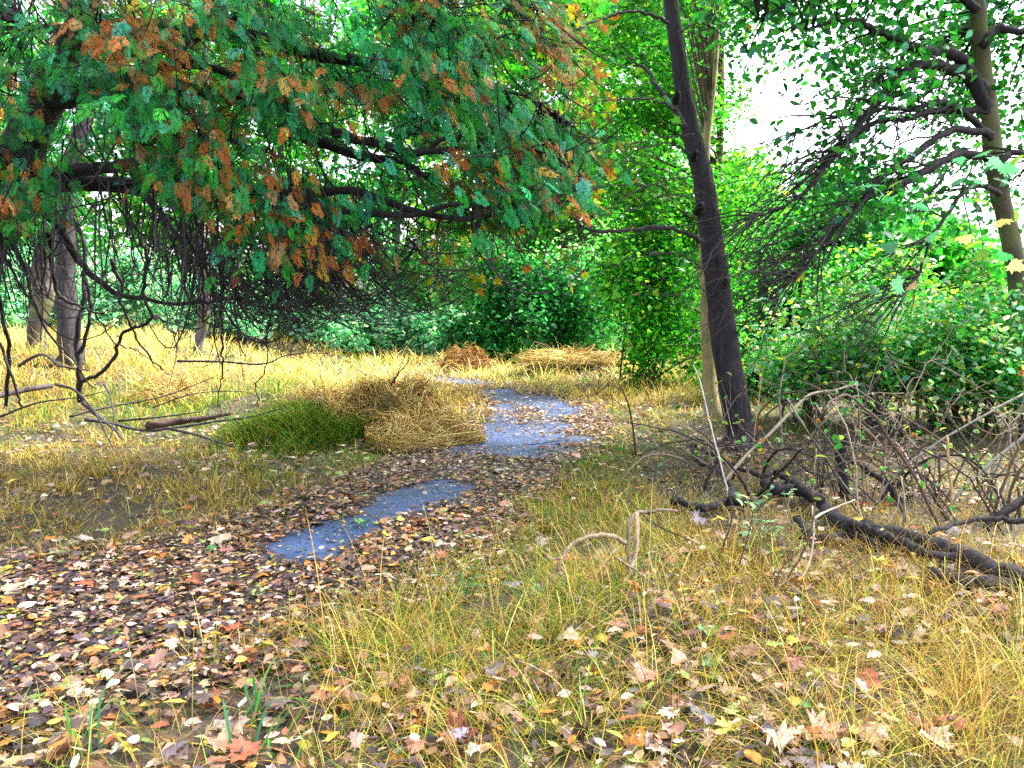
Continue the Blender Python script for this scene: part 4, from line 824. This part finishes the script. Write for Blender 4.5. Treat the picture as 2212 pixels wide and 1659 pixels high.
# --- looped vine, sapling and loose stems in the foreground
VC = (.26, .19, .12)
twig_thing('looped_vine', [([(1232, 1374), (1207, 1339), (1188, 1302), (1190, 1262), (1210, 1214), (1229, 1183), (1269, 1160), (1317, 1157), (1352, 1172)], 3.80, 4.05, .009, .013, VC),
                           ([(1366, 1245), (1358, 1210), (1356, 1170), (1360, 1132), (1375, 1108), (1401, 1106), (1434, 1101), (1463, 1104)], 4.1, 4.4, .016, .007, (.16, .12, .09)),
                           ([(1375, 1108), (1377, 1150), (1372, 1200), (1361, 1236), (1343, 1273), (1346, 1317), (1344, 1382)], 4.2, 3.8, .013, .010, VC),
                           ([(1215, 1205), (1195, 1208), (1183, 1203)], 3.9, 3.9, .007, .003, VC), ([(1212, 1225), (1222, 1240), (1224, 1260)], 3.9, 3.9, .006, .002, VC)],
           'tan dead vine bent into a loop beside an upright hooked stem in the grass', 'vine', col=VC, sides=8, mat=M_BARK)
for p, d0, d1, r0, r1, c, lb in [([(1328, 1203), (1379, 1236), (1438, 1284)], 4.0, 3.9, .008, .005, (.2, .15, .1), 'straight brown stick slanting from the looped vine'),
                                 ([(1251, 1134), (1285, 1190), (1328, 1255)], 4.1, 3.95, .004, .003, (.3, .22, .12), 'thin tan stalk crossing the vine loop'),
                                 ([(1339, 1053), (1401, 1123), (1489, 1167), (1536, 1196), (1552, 1230), (1570, 1280)], 5.2, 4.0, .005, .007, (.06, .04, .04), 'long dark twig arching from the loop to the sapling'),
                                 ([(1549, 1225), (1562, 1180), (1582, 1112), (1574, 1053)], 4.3, 4.3, .008, .003, (.05, .035, .035), 'dark upright twig left of the pale leafed plant'),
                                 ([(1578, 1275), (1600, 1210), (1618, 1150), (1632, 1095)], 4.1, 4.2, .006, .003, (.05, .035, .035), 'dark slender twig rising through the pale leafed plant'),
                                 ([(1563, 1262), (1540, 1210), (1520, 1160), (1510, 1120)], 4.2, 4.3, .005, .002, (.06, .045, .04), 'thin brown twig leaning left behind the arching twig'),
                                 ([(1625, 1258), (1720, 1264), (1850, 1284), (1950, 1306)], 4.25, 4.1, .006, .004, (.3, .22, .14), 'long tan stem lying level behind the sapling'),
                                 ([(1300, 1360), (1360, 1300), (1420, 1268)], 3.8, 4.0, .004, .002, (.35, .27, .13), 'bowed straw stem right of the hooked stem'),
                                 ([(1505, 1290), (1540, 1340), (1560, 1370)], 4.0, 3.8, .006, .004, (.3, .22, .14), 'short tan stick left of the sapling base'),
                                 ([(1834, 1360), (1855, 1342), (1880, 1318)], 3.95, 4.0, .026, .020, (.06, .045, .05), 'stubby dark broken wood piece in the right foreground grass')]:
    twig_thing('loose_stick', [(p, d0, d1, r0, r1)], lb, 'stick', 'loose sticks in the foreground grass', col=c, mat=M_BARK if r0 > .02 else M_TWIG, sides=9 if r0 > .02 else 6)
twig_thing('bare_sapling', [([(1632, 1404), (1650, 1365), (1666, 1328), (1691, 1280), (1713, 1233), (1743, 1174), (1756, 1126), (1761, 1085)], 3.68, 4.0, .009, .004),
                            ([(1500, 1462), (1538, 1438), (1578, 1394), (1629, 1346), (1695, 1298), (1768, 1258), (1860, 1207), (1900, 1194)], 3.5, 4.1, .008, .003),
                            ([(1673, 1310), (1676, 1275), (1680, 1244), (1700, 1215), (1732, 1185)], 3.8, 3.9, .006, .003), ([(1700, 1290), (1717, 1272), (1746, 1222), (1757, 1163), (1755, 1093)], 3.85, 4.1, .007, .004, (.40, .34, .27)),
                            ([(1672, 1375), (1715, 1345), (1763, 1311)], 3.7, 3.8, .005, .003), ([(1790, 1298), (1840, 1255), (1886, 1216)], 3.95, 4.1, .005, .002), ([(1710, 1300), (1800, 1296), (1880, 1285), (1935, 1264)], 3.85, 4.1, .004, .002),
                            ([(1757, 1120), (1790, 1102), (1846, 1080)], 4.0, 4.2, .007, .004, (.35, .3, .24)), ([(1629, 1346), (1600, 1300), (1560, 1250)], 3.7, 3.9, .003, .0015)],
           'leaning bare sapling with dark forked stems and one pale stem', 'sapling', col=(.075, .04, .03), sides=7)
def pale_plant():
    rng = np.random.default_rng(77); b = W(1690, 1290, 4.5); root = thing('pale_leafed_plant', (b[0], b[1], .02), 'low plant with small round mint-green leaves behind the bare sapling', 'plant')
    spots = [(1600, 1140), (1640, 1150), (1680, 1165), (1720, 1180), (1620, 1170), (1660, 1190), (1700, 1205), (1740, 1240), (1585, 1215), (1625, 1225), (1670, 1235), (1640, 1265), (1655, 1285), (1760, 1220), (1770, 1250), (1650, 1130), (1700, 1140), (1620, 1080), (1660, 1070), (1700, 1065), (1630, 1100)]
    P = np.array(spots, float); P = np.repeat(P, 5, 0) + rng.normal(0, 11, (len(P)*5, 2)); d = rng.uniform(4.3, 5.1, len(P)); C = W(P[:, 0], P[:, 1], d); C[:, 2] = np.maximum(C[:, 2], .08)
    g = Geo(); leaf_cloud(g, C, rng.uniform(.04, .075, len(C)), pick([(.22, .42, .24), (.12, .32, .16), (.30, .46, .20), (.06, .25, .12)], (3, 3, 2, 1.5), len(C), rng, .12), rng, L_OVAL, up=1.3, jit=.35, droop=.1); g.build('leaves', M_LEAF, root)
    A = np.column_stack([rng.normal(b[0], .12, len(C)), rng.normal(b[1]+.1, .12, len(C)), np.full(len(C), .0)]); g = Geo(); g.tubes(bez(A, .5*(A+C)+np.array([0, 0, .1]), C, 6), np.full((len(C), 6), .002), 4, (.15, .12, .06)); g.build('stalks', M_TWIG, root)
pale_plant()

# --- fallen dark boughs and brambles on the right
BOUGHS = [([(1654, 1031), (1660, 1052), (1690, 1058), (1728, 1060), (1762, 1077), (1819, 1128), (1904, 1150), (1989, 1173), (2051, 1190), (2131, 1224), (2230, 1262)], 0, .10, .040, .055, 'long black fallen bough snaking to the right edge under the brambles'),
          ([(1654, 1031), (1671, 1020), (1705, 1037), (1735, 1056), (1770, 1080)], 0, .14, .026, .034, 'dark looped bough end above the snaking bough'),
          ([(2005, 1240), (2060, 1250), (2102, 1258), (2160, 1265), (2230, 1272)], 0, .07, .036, .042, 'thick black log in front of the snaking bough at the right edge'),
          ([(1819, 940), (1816, 980), (1822, 1037), (1830, 1094), (1838, 1135)], 6.1, 6.1, .038, .034, 'upright dark broken stump stem in the brambles'),
          ([(1826, 990), (1875, 1016), (1915, 1046), (1943, 1080), (1951, 1130)], 6.2, 5.9, .02, .026, 'dark arched bough right of the broken stump stem'),
          ([(2125, 1182), (2131, 1139), (2165, 1109), (2230, 1072)], 5.2, 5.3, .02, .028, 'dark bough bending up to the right edge'),
          ([(2230, 1130), (2150, 1120), (2080, 1125), (2010, 1150)], 0, .25, .018, .012, 'slim dark bough lying level at the right'),
          ([(2230, 1165), (2170, 1190), (2110, 1204)], 5.1, 5.1, .022, .012, 'dark short bough end by the right edge'),
          ([(1455, 1087), (1462, 1080), (1495, 1092), (1524, 1097), (1550, 1089), (1590, 1083), (1640, 1092)], 0, .06, .024, .034, 'mossy black crooked bough end at the grass edge'),
          ([(1495, 958), (1500, 985), (1513, 998), (1550, 1017), (1579, 1050), (1583, 1078)], 0, .10, .018, .024, 'dark bent branch in front of the dark trunk foot'),
          ([(1500, 962), (1545, 985), (1600, 1010), (1650, 1032)], 0, .08, .016, .02, 'thin dark bough running from the trunk foot to the looped bough'),
          ([(1720, 1120), (1760, 1160), (1830, 1155), (1900, 1180)], 0, .06, .022, .028, 'short black bough under the snaking bough')]
for p, d0, d1, r0, r1, lb in BOUGHS:
    twig_thing('fallen_bough', [(p, d0, d1, r0, r1)], lb, 'branch', 'fallen dark boughs on the right', col=(.020, .016, .021), mat=M_BARK, sides=9, wob=.006, rough=.3)
BOUGH_MORE = [([(1838, 1132), (1880, 1145), (1930, 1160), (2000, 1195), (2060, 1200)], 0, .16, .026, .020, 'dark bough running on from the foot of the broken stump stem'), ([(1905, 1170), (1985, 1200), (2065, 1225), (2150, 1240), (2230, 1245)], 0, .05, .03, .034, 'low black bough beneath the long snaking bough')]
for p, d0, d1, r0, r1, lb in BOUGH_MORE:
    twig_thing('fallen_bough', [(p, d0, d1, r0, r1)], lb, 'branch', 'fallen dark boughs on the right', col=(.020, .016, .021), mat=M_BARK, sides=9, wob=.006, rough=.3)
CANES = [([(1565, 1042), (1608, 988), (1660, 940), (1714, 885), (1751, 852), (1806, 842), (1850, 829)], 6.4, 6.8, .017, .010, (.30, .25, .19), 'thick pale cane slanting up across the dark trunk foot'),
         ([(1583, 1115), (1565, 1035), (1543, 951), (1524, 871), (1510, 816), (1497, 788)], 5.9, 6.3, .009, .004, (.42, .40, .36), 'whitish slender cane rising left of the dark trunk'),
         ([(2230, 930), (2165, 980), (2102, 1037), (2068, 1071), (2028, 1135)], 5.6, 5.6, .013, .012, (.26, .24, .22), 'grey cane leaning in from the right edge'),
         ([(1750, 1125), (1820, 1160), (1900, 1190), (2000, 1220), (2080, 1245)], 5.3, 4.9, .009, .006, (.30, .25, .2), 'pale straight cane lying over the black boughs'),
         ([(1757, 1120), (1800, 1150), (1850, 1190)], 5.3, 5.1, .01, .008, (.28, .25, .22), 'short grey cane beside the snaking bough'),
         ([(2045, 940), (2050, 1010), (2055, 1090), (2040, 1180)], 5.7, 5.5, .010, .012, (.34, .22, .11), 'upright tan cane in the middle of the right brambles'),
         ([(1700, 860), (1740, 925), (1790, 1000), (1850, 1080)], 6.4, 6.0, .009, .007, (.22, .19, .17), 'grey cane drooping to the right below the leafy shrubs'),
         ([(2212, 850), (2120, 900), (2020, 960), (1930, 1030), (1880, 1110)], 6.0, 5.8, .010, .007, (.2, .18, .16), 'long grey cane arching down from the right shrubs')]
for p, d0, d1, r0, r1, c, lb in CANES:
    twig_thing('bramble_cane', [(p, d0, d1, r0, r1)], lb, 'cane', 'single bramble canes', col=c)
def brambles():
    for k, (px, py, w, lb) in enumerate([(1600, 1020, .8, 'sparse bramble thicket of grey canes at the dark trunk foot'), (1760, 1060, .8, 'dense bramble thicket around the broken stump stem'), (1900, 1100, .8, 'bramble thicket of arching canes in the right middle'), (2040, 1120, .8, 'tangled bramble thicket around the upright tan cane'), (2180, 1120, .8, 'dark bramble thicket at the right edge')]):
        rng = np.random.default_rng(400+k); b = G(px, py); root = thing('bramble_thicket', (b[0], b[1], 0), lb, 'bramble', 'bramble thickets on the right')
        N = 22 if k else 14; A = np.column_stack([b[0]+rng.normal(0, .42, N), b[1]+rng.normal(0, .55, N), np.full(N, -.02)]); A[:, 2] += Hp(A[:, 0], A[:, 1])
        an = rng.uniform(0, 2*np.pi, N); L = rng.uniform(.4, 1.5, N); E = A + np.column_stack([np.cos(an)*L, np.sin(an)*L*.8, rng.uniform(.05, 1.15, N)*(1 if k else .7)]); B = .5*(A+E) + np.column_stack([rng.normal(0, .2, (N, 2)), rng.uniform(.2, .75, N)])
        P = bez(A, B, E, 12); P += np.cumsum(rng.normal(0, .011, P.shape), 1); cols = pick([(.19, .14, .10), (.09, .06, .05), (.035, .026, .026), (.32, .26, .19)], (3, 3, 3, 1), N, rng)
        for i in range(7):
            g = Geo(); g.tube(P[i], np.linspace(.013, .005, 5), 6, cols[i], rough=.2); g.build('cane', M_TWIG, root)
        g = Geo(); g.tubes(P[7:], rng.uniform(.004, .009, (N-7, 1))*np.linspace(1, .4, 12)[None], 5, cols[7:])
        K = N*4; si = rng.integers(0, N, K); j = rng.integers(2, 12, K); A2 = P[si, j]; E2 = A2 + unit(unit(E-A)[si]*.6+rng.normal(0, .6, (K, 3)))*rng.uniform(.12, .5, (K, 1)); B2 = .5*(A2+E2)+rng.normal(0, .03, (K, 3))
        E2[:, 2] = np.maximum(E2[:, 2], .03); g.tubes(bez(A2, B2, E2, 6), np.linspace(.0042, .0016, 6)[None]*np.ones((K, 1)), 4, cols[si]); g.build('briar', M_TWIG, root)
        n = 90; pos = E2[rng.integers(0, K, n)]; g = Geo(); leaf_cloud(g, pos, rng.uniform(.03, .08, n), pick([(.03, .2, .03), (.25, .1, .04), (.2, .3, .05), (.12, .26, .12)], (3, 1.5, 2, 2), n, rng), rng, L_OVAL); g.build('leaves', M_LEAF, root)
brambles()

# ------------------------------------------------------------------ fallen leaves
LITTER = [(.26, .15, .075), (.15, .08, .04), (.07, .04, .036), (.38, .27, .18), (.09, .06, .075), (.38, .15, .025), (.42, .33, .05), (.04, .026, .028), (.52, .43, .34), (.20, .26, .06), (.24, .08, .035), (.42, .24, .20)]
LW = (4, 4, 4, 3, 3.5, 2, 1.6, 4.5, 2.2, .9, 1.2, 2.2)
def litter():
    rng = np.random.default_rng(500); g = Geo()
    def lay(x, y, size, lift):
        d = path_dist(x, y); n = len(x); base = np.where(d < .95, .026, 0) + Hp(x, y, d)
        nr = np.column_stack([rng.normal(0, .33, n), rng.normal(0, .33, n), np.ones(n)]); az = rng.uniform(0, 2*np.pi, n); ax = np.column_stack([np.cos(az), np.sin(az), rng.normal(0, .12, n)])
        M = frames(ax, nr)*size[:, None, None]; pos = np.column_stack([x, y, base+lift]); col = pick(LITTER, LW, n, rng, .22); w = rng.integers(0, 10, n)
        for k, t in enumerate((L_NARROW, L_CURL, L_OVAL, L_MAPLE, L_OAK)):
            s = (w < 4) if k == 0 else (w == 4) | (w == 5) if k == 1 else (w >= 6) & (w < 8) if k == 2 else (w == 8) if k == 3 else (w == 9)
            g.scatter(t, M[s]*(1.25 if k > 2 else 1), pos[s], col[s])
    n = 230000; u = rng.uniform(0, 1, n); y = (1.9**1.2+u*(18**1.2-1.9**1.2))**(1/1.2); x = rng.uniform(np.maximum(-.72*(y+.6), -6.5), np.interp(y, [2, 9.5, 12, 14], [-.2, 2, 1.6, 1.2]))
    far = y > 13; d = path_dist(x, y); k = (d < .95+.3*(vn(x*2, y*2, 0, 73)-.3)) & (rng.random(n) > .93*bare(x, y)) & (rng.random(n) < np.interp(y, [0, 6, 9, 13, 17], [1, .9, .7, .5, .3])*np.interp(y, [3, 8, 17], [.5, .62, .7])); x, y = x[k], y[k]; n = len(x)
    lay(x, y, rng.uniform(.022, .062, n)*np.where(rng.random(n) < .10, 1.7, 1), rng.uniform(.0, .035, n))
    n = 26000; y = rng.uniform(4.4, 16, n); x = np.interp(y, CL[:, 1], CL[:, 0]) + rng.uniform(-1, 1, n); k = (path_dist(x, y) < .95) & (rng.random(n) < 1.1*(1-.72*bare(x, y))); x, y = x[k], y[k]; n = len(x); lay(x, y, rng.uniform(.010, .028, n)*np.interp(y, [5, 14], [1, 1.7]), rng.uniform(.0, .008, n))
    n = 30000; u = rng.uniform(0, 1, n); y = (2.2**1.2+u*(13**1.2-2.2**1.2))**(1/1.2); x = rng.uniform(-.72, .72, n)*(y+.5); d = path_dist(x, y); cl = vn(x*1.1, y*1.1, 0, 75)
    k = (d > .9) & (rng.random(n) < np.clip(.9*(x < -.6)*(y < 3.4)+.25+1.6*(cl-.35)+.4*np.exp(-d*.9)+.25*(x < -.8), 0, 1)*np.interp(y, [2, 5, 8, 13], [1, .8, .55, .3])); x, y = x[k], y[k]; n = len(x); lay(x, y, rng.uniform(.035, .085, n), rng.uniform(.01, .08, n))
    tag(g.build('leaf_litter', M_DRY), 'thick brown and tan fallen leaf litter over the path', 'leaf litter', kind='stuff')
litter()

KINDS = {'maple': ('maple-shaped', lobed('maple')), 'oak': ('oak-shaped', lobed('oak')), 'plane': ('broad lobed', lobed('plane')), 'oval': ('oval', None), 'narrow': ('narrow', None)}
HUES = [('tan', (.33, .20, .12)), ('pinkish', (.36, .17, .13)), ('rust-red', (.30, .085, .04)), ('orange', (.50, .20, .035)), ('pale cream', (.42, .33, .24)), ('dark brown', (.09, .05, .05)), ('lilac-grey', (.20, .17, .25)), ('yellow', (.50, .42, .05)), ('green', (.08, .24, .07)), ('brown', (.20, .11, .06))]
HWT = np.array([4, 4.5, 3, 2.2, 1.1, 3, 1.4, 1.2, .8, 4])
def one_leaf_mesh(kind, size, col, seed, pos, az, tilt):
    rng = np.random.default_rng(seed); g = Geo(); curl = rng.uniform(-.8, 1.1)
    if kind in ('maple', 'oak', 'plane'): v, q, t = lobed_tmpl(kind, curl, seed)
    elif kind == 'oval': v, q, t = L_OVAL
    else: v, q, t = L_NARROW
    v = v.copy(); v[:, 2] += rng.uniform(-.25, .25)*(v[:, 0]**2) + rng.uniform(-.3, .3)*(v[:, 1]-.4)**2
    ax = np.array([[math.cos(az), math.sin(az), rng.normal(0, .1)]]); nr = np.array([[math.sin(tilt)*math.cos(az*3), math.sin(tilt)*math.sin(az*3)-.1, math.cos(tilt)]]); M = frames(ax, nr)[0]*size
    w = v@M.T + pos; c = np.clip(np.array(col)*np.exp(rng.normal(0, .10, (len(v), 1))), 0, .8); g.add(w, q, t, c)
    st = np.array([(0, 0, v[0, 2]), (.03, -.18, .05), (.10, -.38, .03)])@M.T + pos; g.tube(st, [size*.014, size*.010, size*.012], 4, np.array(col)*.6)
    return g
def hero_leaves():
    rng = np.random.default_rng(600); items = []
    FIX = [(555, 690, 'oak', 'pale cream', .17), (0, 0, '', '', 0)]
    fixed = [(1218, 1445, 'plane', 'pale cream', .15), (1080, 1487, 'oak', 'lilac-grey', .17), (1195, 1500, 'oak', 'lilac-grey', .20), (1128, 1505, 'plane', 'pale cream', .13), (1290, 1475, 'oak', 'lilac-grey', .12), (1325, 1420, 'maple', 'pinkish', .15), (1365, 1432, 'maple', 'rust-red', .12), (1400, 1440, 'oak', 'orange', .12), (1455, 1455, 'maple', 'pinkish', .17), (1395, 1515, 'plane', 'pinkish', .14),
             (1270, 1555, 'maple', 'pinkish', .14), (1236, 1562, 'oval', 'pale cream', .09), (1145, 1570, 'maple', 'green', .08), (1245, 1335, 'plane', 'lilac-grey', .12), (1270, 1345, 'oval', 'tan', .08), (1440, 1240, 'plane', 'pinkish', .13), (1300, 1275, 'oval', 'tan', .10), (880, 1430, 'maple', 'orange', .14), (780, 1150, 'maple', 'green', .15), (480, 1182, 'plane', 'pale cream', .19), (455, 1195, 'plane', 'green', .13), (418, 1180, 'maple', 'orange', .14), (300, 1395, 'maple', 'green', .16),
             (350, 1290, 'narrow', 'pale cream', .22), (1490, 1600, 'oak', 'lilac-grey', .16), (1560, 1560, 'maple', 'tan', .13), (1590, 1575, 'oval', 'yellow', .10), (1110, 1470, 'narrow', 'yellow', .11), (970, 1630, 'maple', 'rust-red', .18), (1010, 1640, 'oak', 'lilac-grey', .15), (1100, 1600, 'plane', 'pale cream', .15), (540, 1650, 'maple', 'rust-red', .17), (490, 1390, 'maple', 'rust-red', .16), (580, 1400, 'oak', 'orange', .15), (330, 1450, 'maple', 'pinkish', .17), (620, 1420, 'maple', 'pinkish', .15),
             (1980, 1400, 'plane', 'tan', .15), (2050, 1390, 'oak', 'tan', .17), (2140, 1395, 'oak', 'lilac-grey', .15), (2110, 1370, 'maple', 'rust-red', .15), (1900, 1430, 'plane', 'pinkish', .11), (2030, 1335, 'maple', 'orange', .13), (1950, 1480, 'oak', 'pinkish', .13), (2180, 1480, 'plane', 'tan', .18), (1760, 1430, 'oval', 'tan', .10), (1700, 1500, 'maple', 'orange', .09), (1640, 1385, 'plane', 'orange', .10), (1470, 1385, 'plane', 'pinkish', .09), (655, 1540, 'oak', 'dark brown', .13), (1810, 1330, 'maple', 'pinkish', .09), (470, 1630, 'plane', 'tan', .15), (120, 1640, 'plane', 'orange', .15), (1750, 1640, 'maple', 'pinkish', .2), (1850, 1650, 'plane', 'tan', .2), (1600, 1640, 'oak', 'yellow', .15), (2000, 1650, 'plane', 'pale cream', .16), (2080, 1620, 'maple', 'rust-red', .14)]
    for px, py, kd, hu, sz in fixed:
        p = G(px, py); items.append((p[0], p[1], kd, hu, sz*.72, 1))
    cell = {}
    while len(items) < 300:
        py = rng.uniform(1060, 1680); px = rng.uniform(-10, 2220); x, y = G(px, py)
        if (int(px/28), int(py/20)) in cell: continue
        if vn(np.array([x*1.3]), np.array([y*1.3]), 0, 81)[0] < .5 and rng.random() < .88: continue
        if bare(np.array([x]), np.array([y]))[0] > .3: continue
        cell[(int(px/28), int(py/20))] = 1
        on = path_dist(np.array([x]), np.array([y]))[0] < .95
        kd = rng.choice(['maple', 'oak', 'plane', 'oval', 'narrow'], p=[.2, .15, .15, .3, .2] if on else [.34, .2, .24, .14, .08]); hu = HUES[rng.choice(10, p=HWT/HWT.sum())][0]
        items.append((x, y, kd, hu, rng.uniform(.055, .12)*(.8 if kd in ('oval', 'narrow') else 1), 0))
    hue = dict(HUES); rec = []
    LM = [('the looped vine', G(1290, 1300)), ('the bare sapling', G(1660, 1390)), ('the black log', G(2100, 1290)), ('the stubby wood piece', G(1860, 1345)), ('the bare asphalt strip', G(740, 1160)), ('the straight brown stick', G(1390, 1250)), ('the dark stub', G(755, 1052)), ('the pale leafed plant', G(1690, 1290))]
    for i, (x, y, kd, hu, sz, fx) in enumerate(items):
        X, Y = np.array([x]), np.array([y]); d = path_dist(X, Y)[0]; on = d < .95; z = float(Hp(X, Y)[0]) + (.055 if on else rng.uniform(.02, .07)); az = rng.uniform(0, 2*np.pi); tilt = rng.uniform(.05, .7)
        c = np.clip(np.array(hue[hu])*np.exp(rng.normal(0, .1)), 0, .8)
        g = one_leaf_mesh(kd, sz, c, 700+i, np.array([x, y, z]), az, tilt); o = g.build('fallen_leaf', M_DRY)
        o['category'] = 'leaf'; o['group'] = 'fallen leaves on the ground'
        px, py, _ = project(np.array([x, y, z])); nm, lp = min(LM, key=lambda a: np.hypot(a[1][0]-x, a[1][1]-y)); dist = np.hypot(lp[0]-x, lp[1]-y)
        where = ('on the leafy path' if on else 'in grass'); size = 'large' if sz > .11 else 'small' if sz < .075 else 'medium'
        side = ('left of' if x < lp[0] else 'right of') if abs(x-lp[0]) > abs(y-lp[1]) else ('in front of' if y < lp[1] else 'behind')
        rel = f'{side} {nm}' if dist < 1.3 else ('near the left edge' if px < 500 else 'near the right edge' if px > 1750 else 'near the bottom edge' if py > 1500 else 'left of the looped vine')
        rec.append((o, f'{size} {hu} {KINDS[kd][0]} leaf {where} {rel}', px, py, math.cos(az)))
    by = {}
    for r in rec: by.setdefault(r[1], []).append(r)
    ORD = ['leftmost', 'second leftmost', 'third leftmost', 'fourth leftmost', 'fifth leftmost', 'sixth leftmost', 'seventh leftmost', 'eighth leftmost', 'ninth leftmost', 'tenth leftmost']
    for lb, rs in by.items():
        rs.sort(key=lambda r: r[2])
        for k, r in enumerate(rs):
            r[0]['label'] = lb if len(rs) == 1 else ((f'nearer ' if r[3] > rs[1-k][3] else 'farther ') + lb if len(rs) == 2 else f'{ORD[k]} {lb}')
hero_leaves()

def fresh_blades():
    rng = np.random.default_rng(88)
    for px, py, n, lb in ((545, 1565, 7, 'tuft of broad blue-green grass blades at the path edge'), (190, 1650, 5, 'small tuft of green blades at the lower left'), (1000, 1300, 8, 'fresh green blade tuft in the middle foreground grass'), (560, 1650, 6, 'green blade tuft at the bottom edge')):
        b = G(px, py); root = thing('grass_tuft', (b[0], b[1], 0), lb, 'grass tuft', 'green grass tufts'); A = np.column_stack([rng.normal(b[0], .04, n), rng.normal(b[1], .04, n), np.zeros(n)]); az = rng.uniform(-.9, .9, n)
        E = A + np.column_stack([np.sin(az)*.25+.08, rng.normal(0, .08, n), rng.uniform(.1, .28, n)]); B = .5*(A+E)+np.array([-.02, 0, .12]); P = bez(A, B, E, 7); w = np.array([.5, .9, 1, 1, .8, .5, .05])*.006
        g = Geo(); s = np.array([.75, .3, .25])[None, None]*w[None, :, None]; v = np.stack([P-s, P+s], 2).reshape(-1, 3); q = np.array([(2*i, 2*i+1, 2*i+3, 2*i+2) for i in range(6)]); q = (q[None]+(np.arange(n)*14)[:, None, None]).reshape(-1, 4)
        g.add(v, q, None, np.repeat(pick([(.06, .26, .10), (.10, .3, .05)], (2, 1), n, rng), 14, 0)); g.build('blades', M_GRASS, root)
fresh_blades()
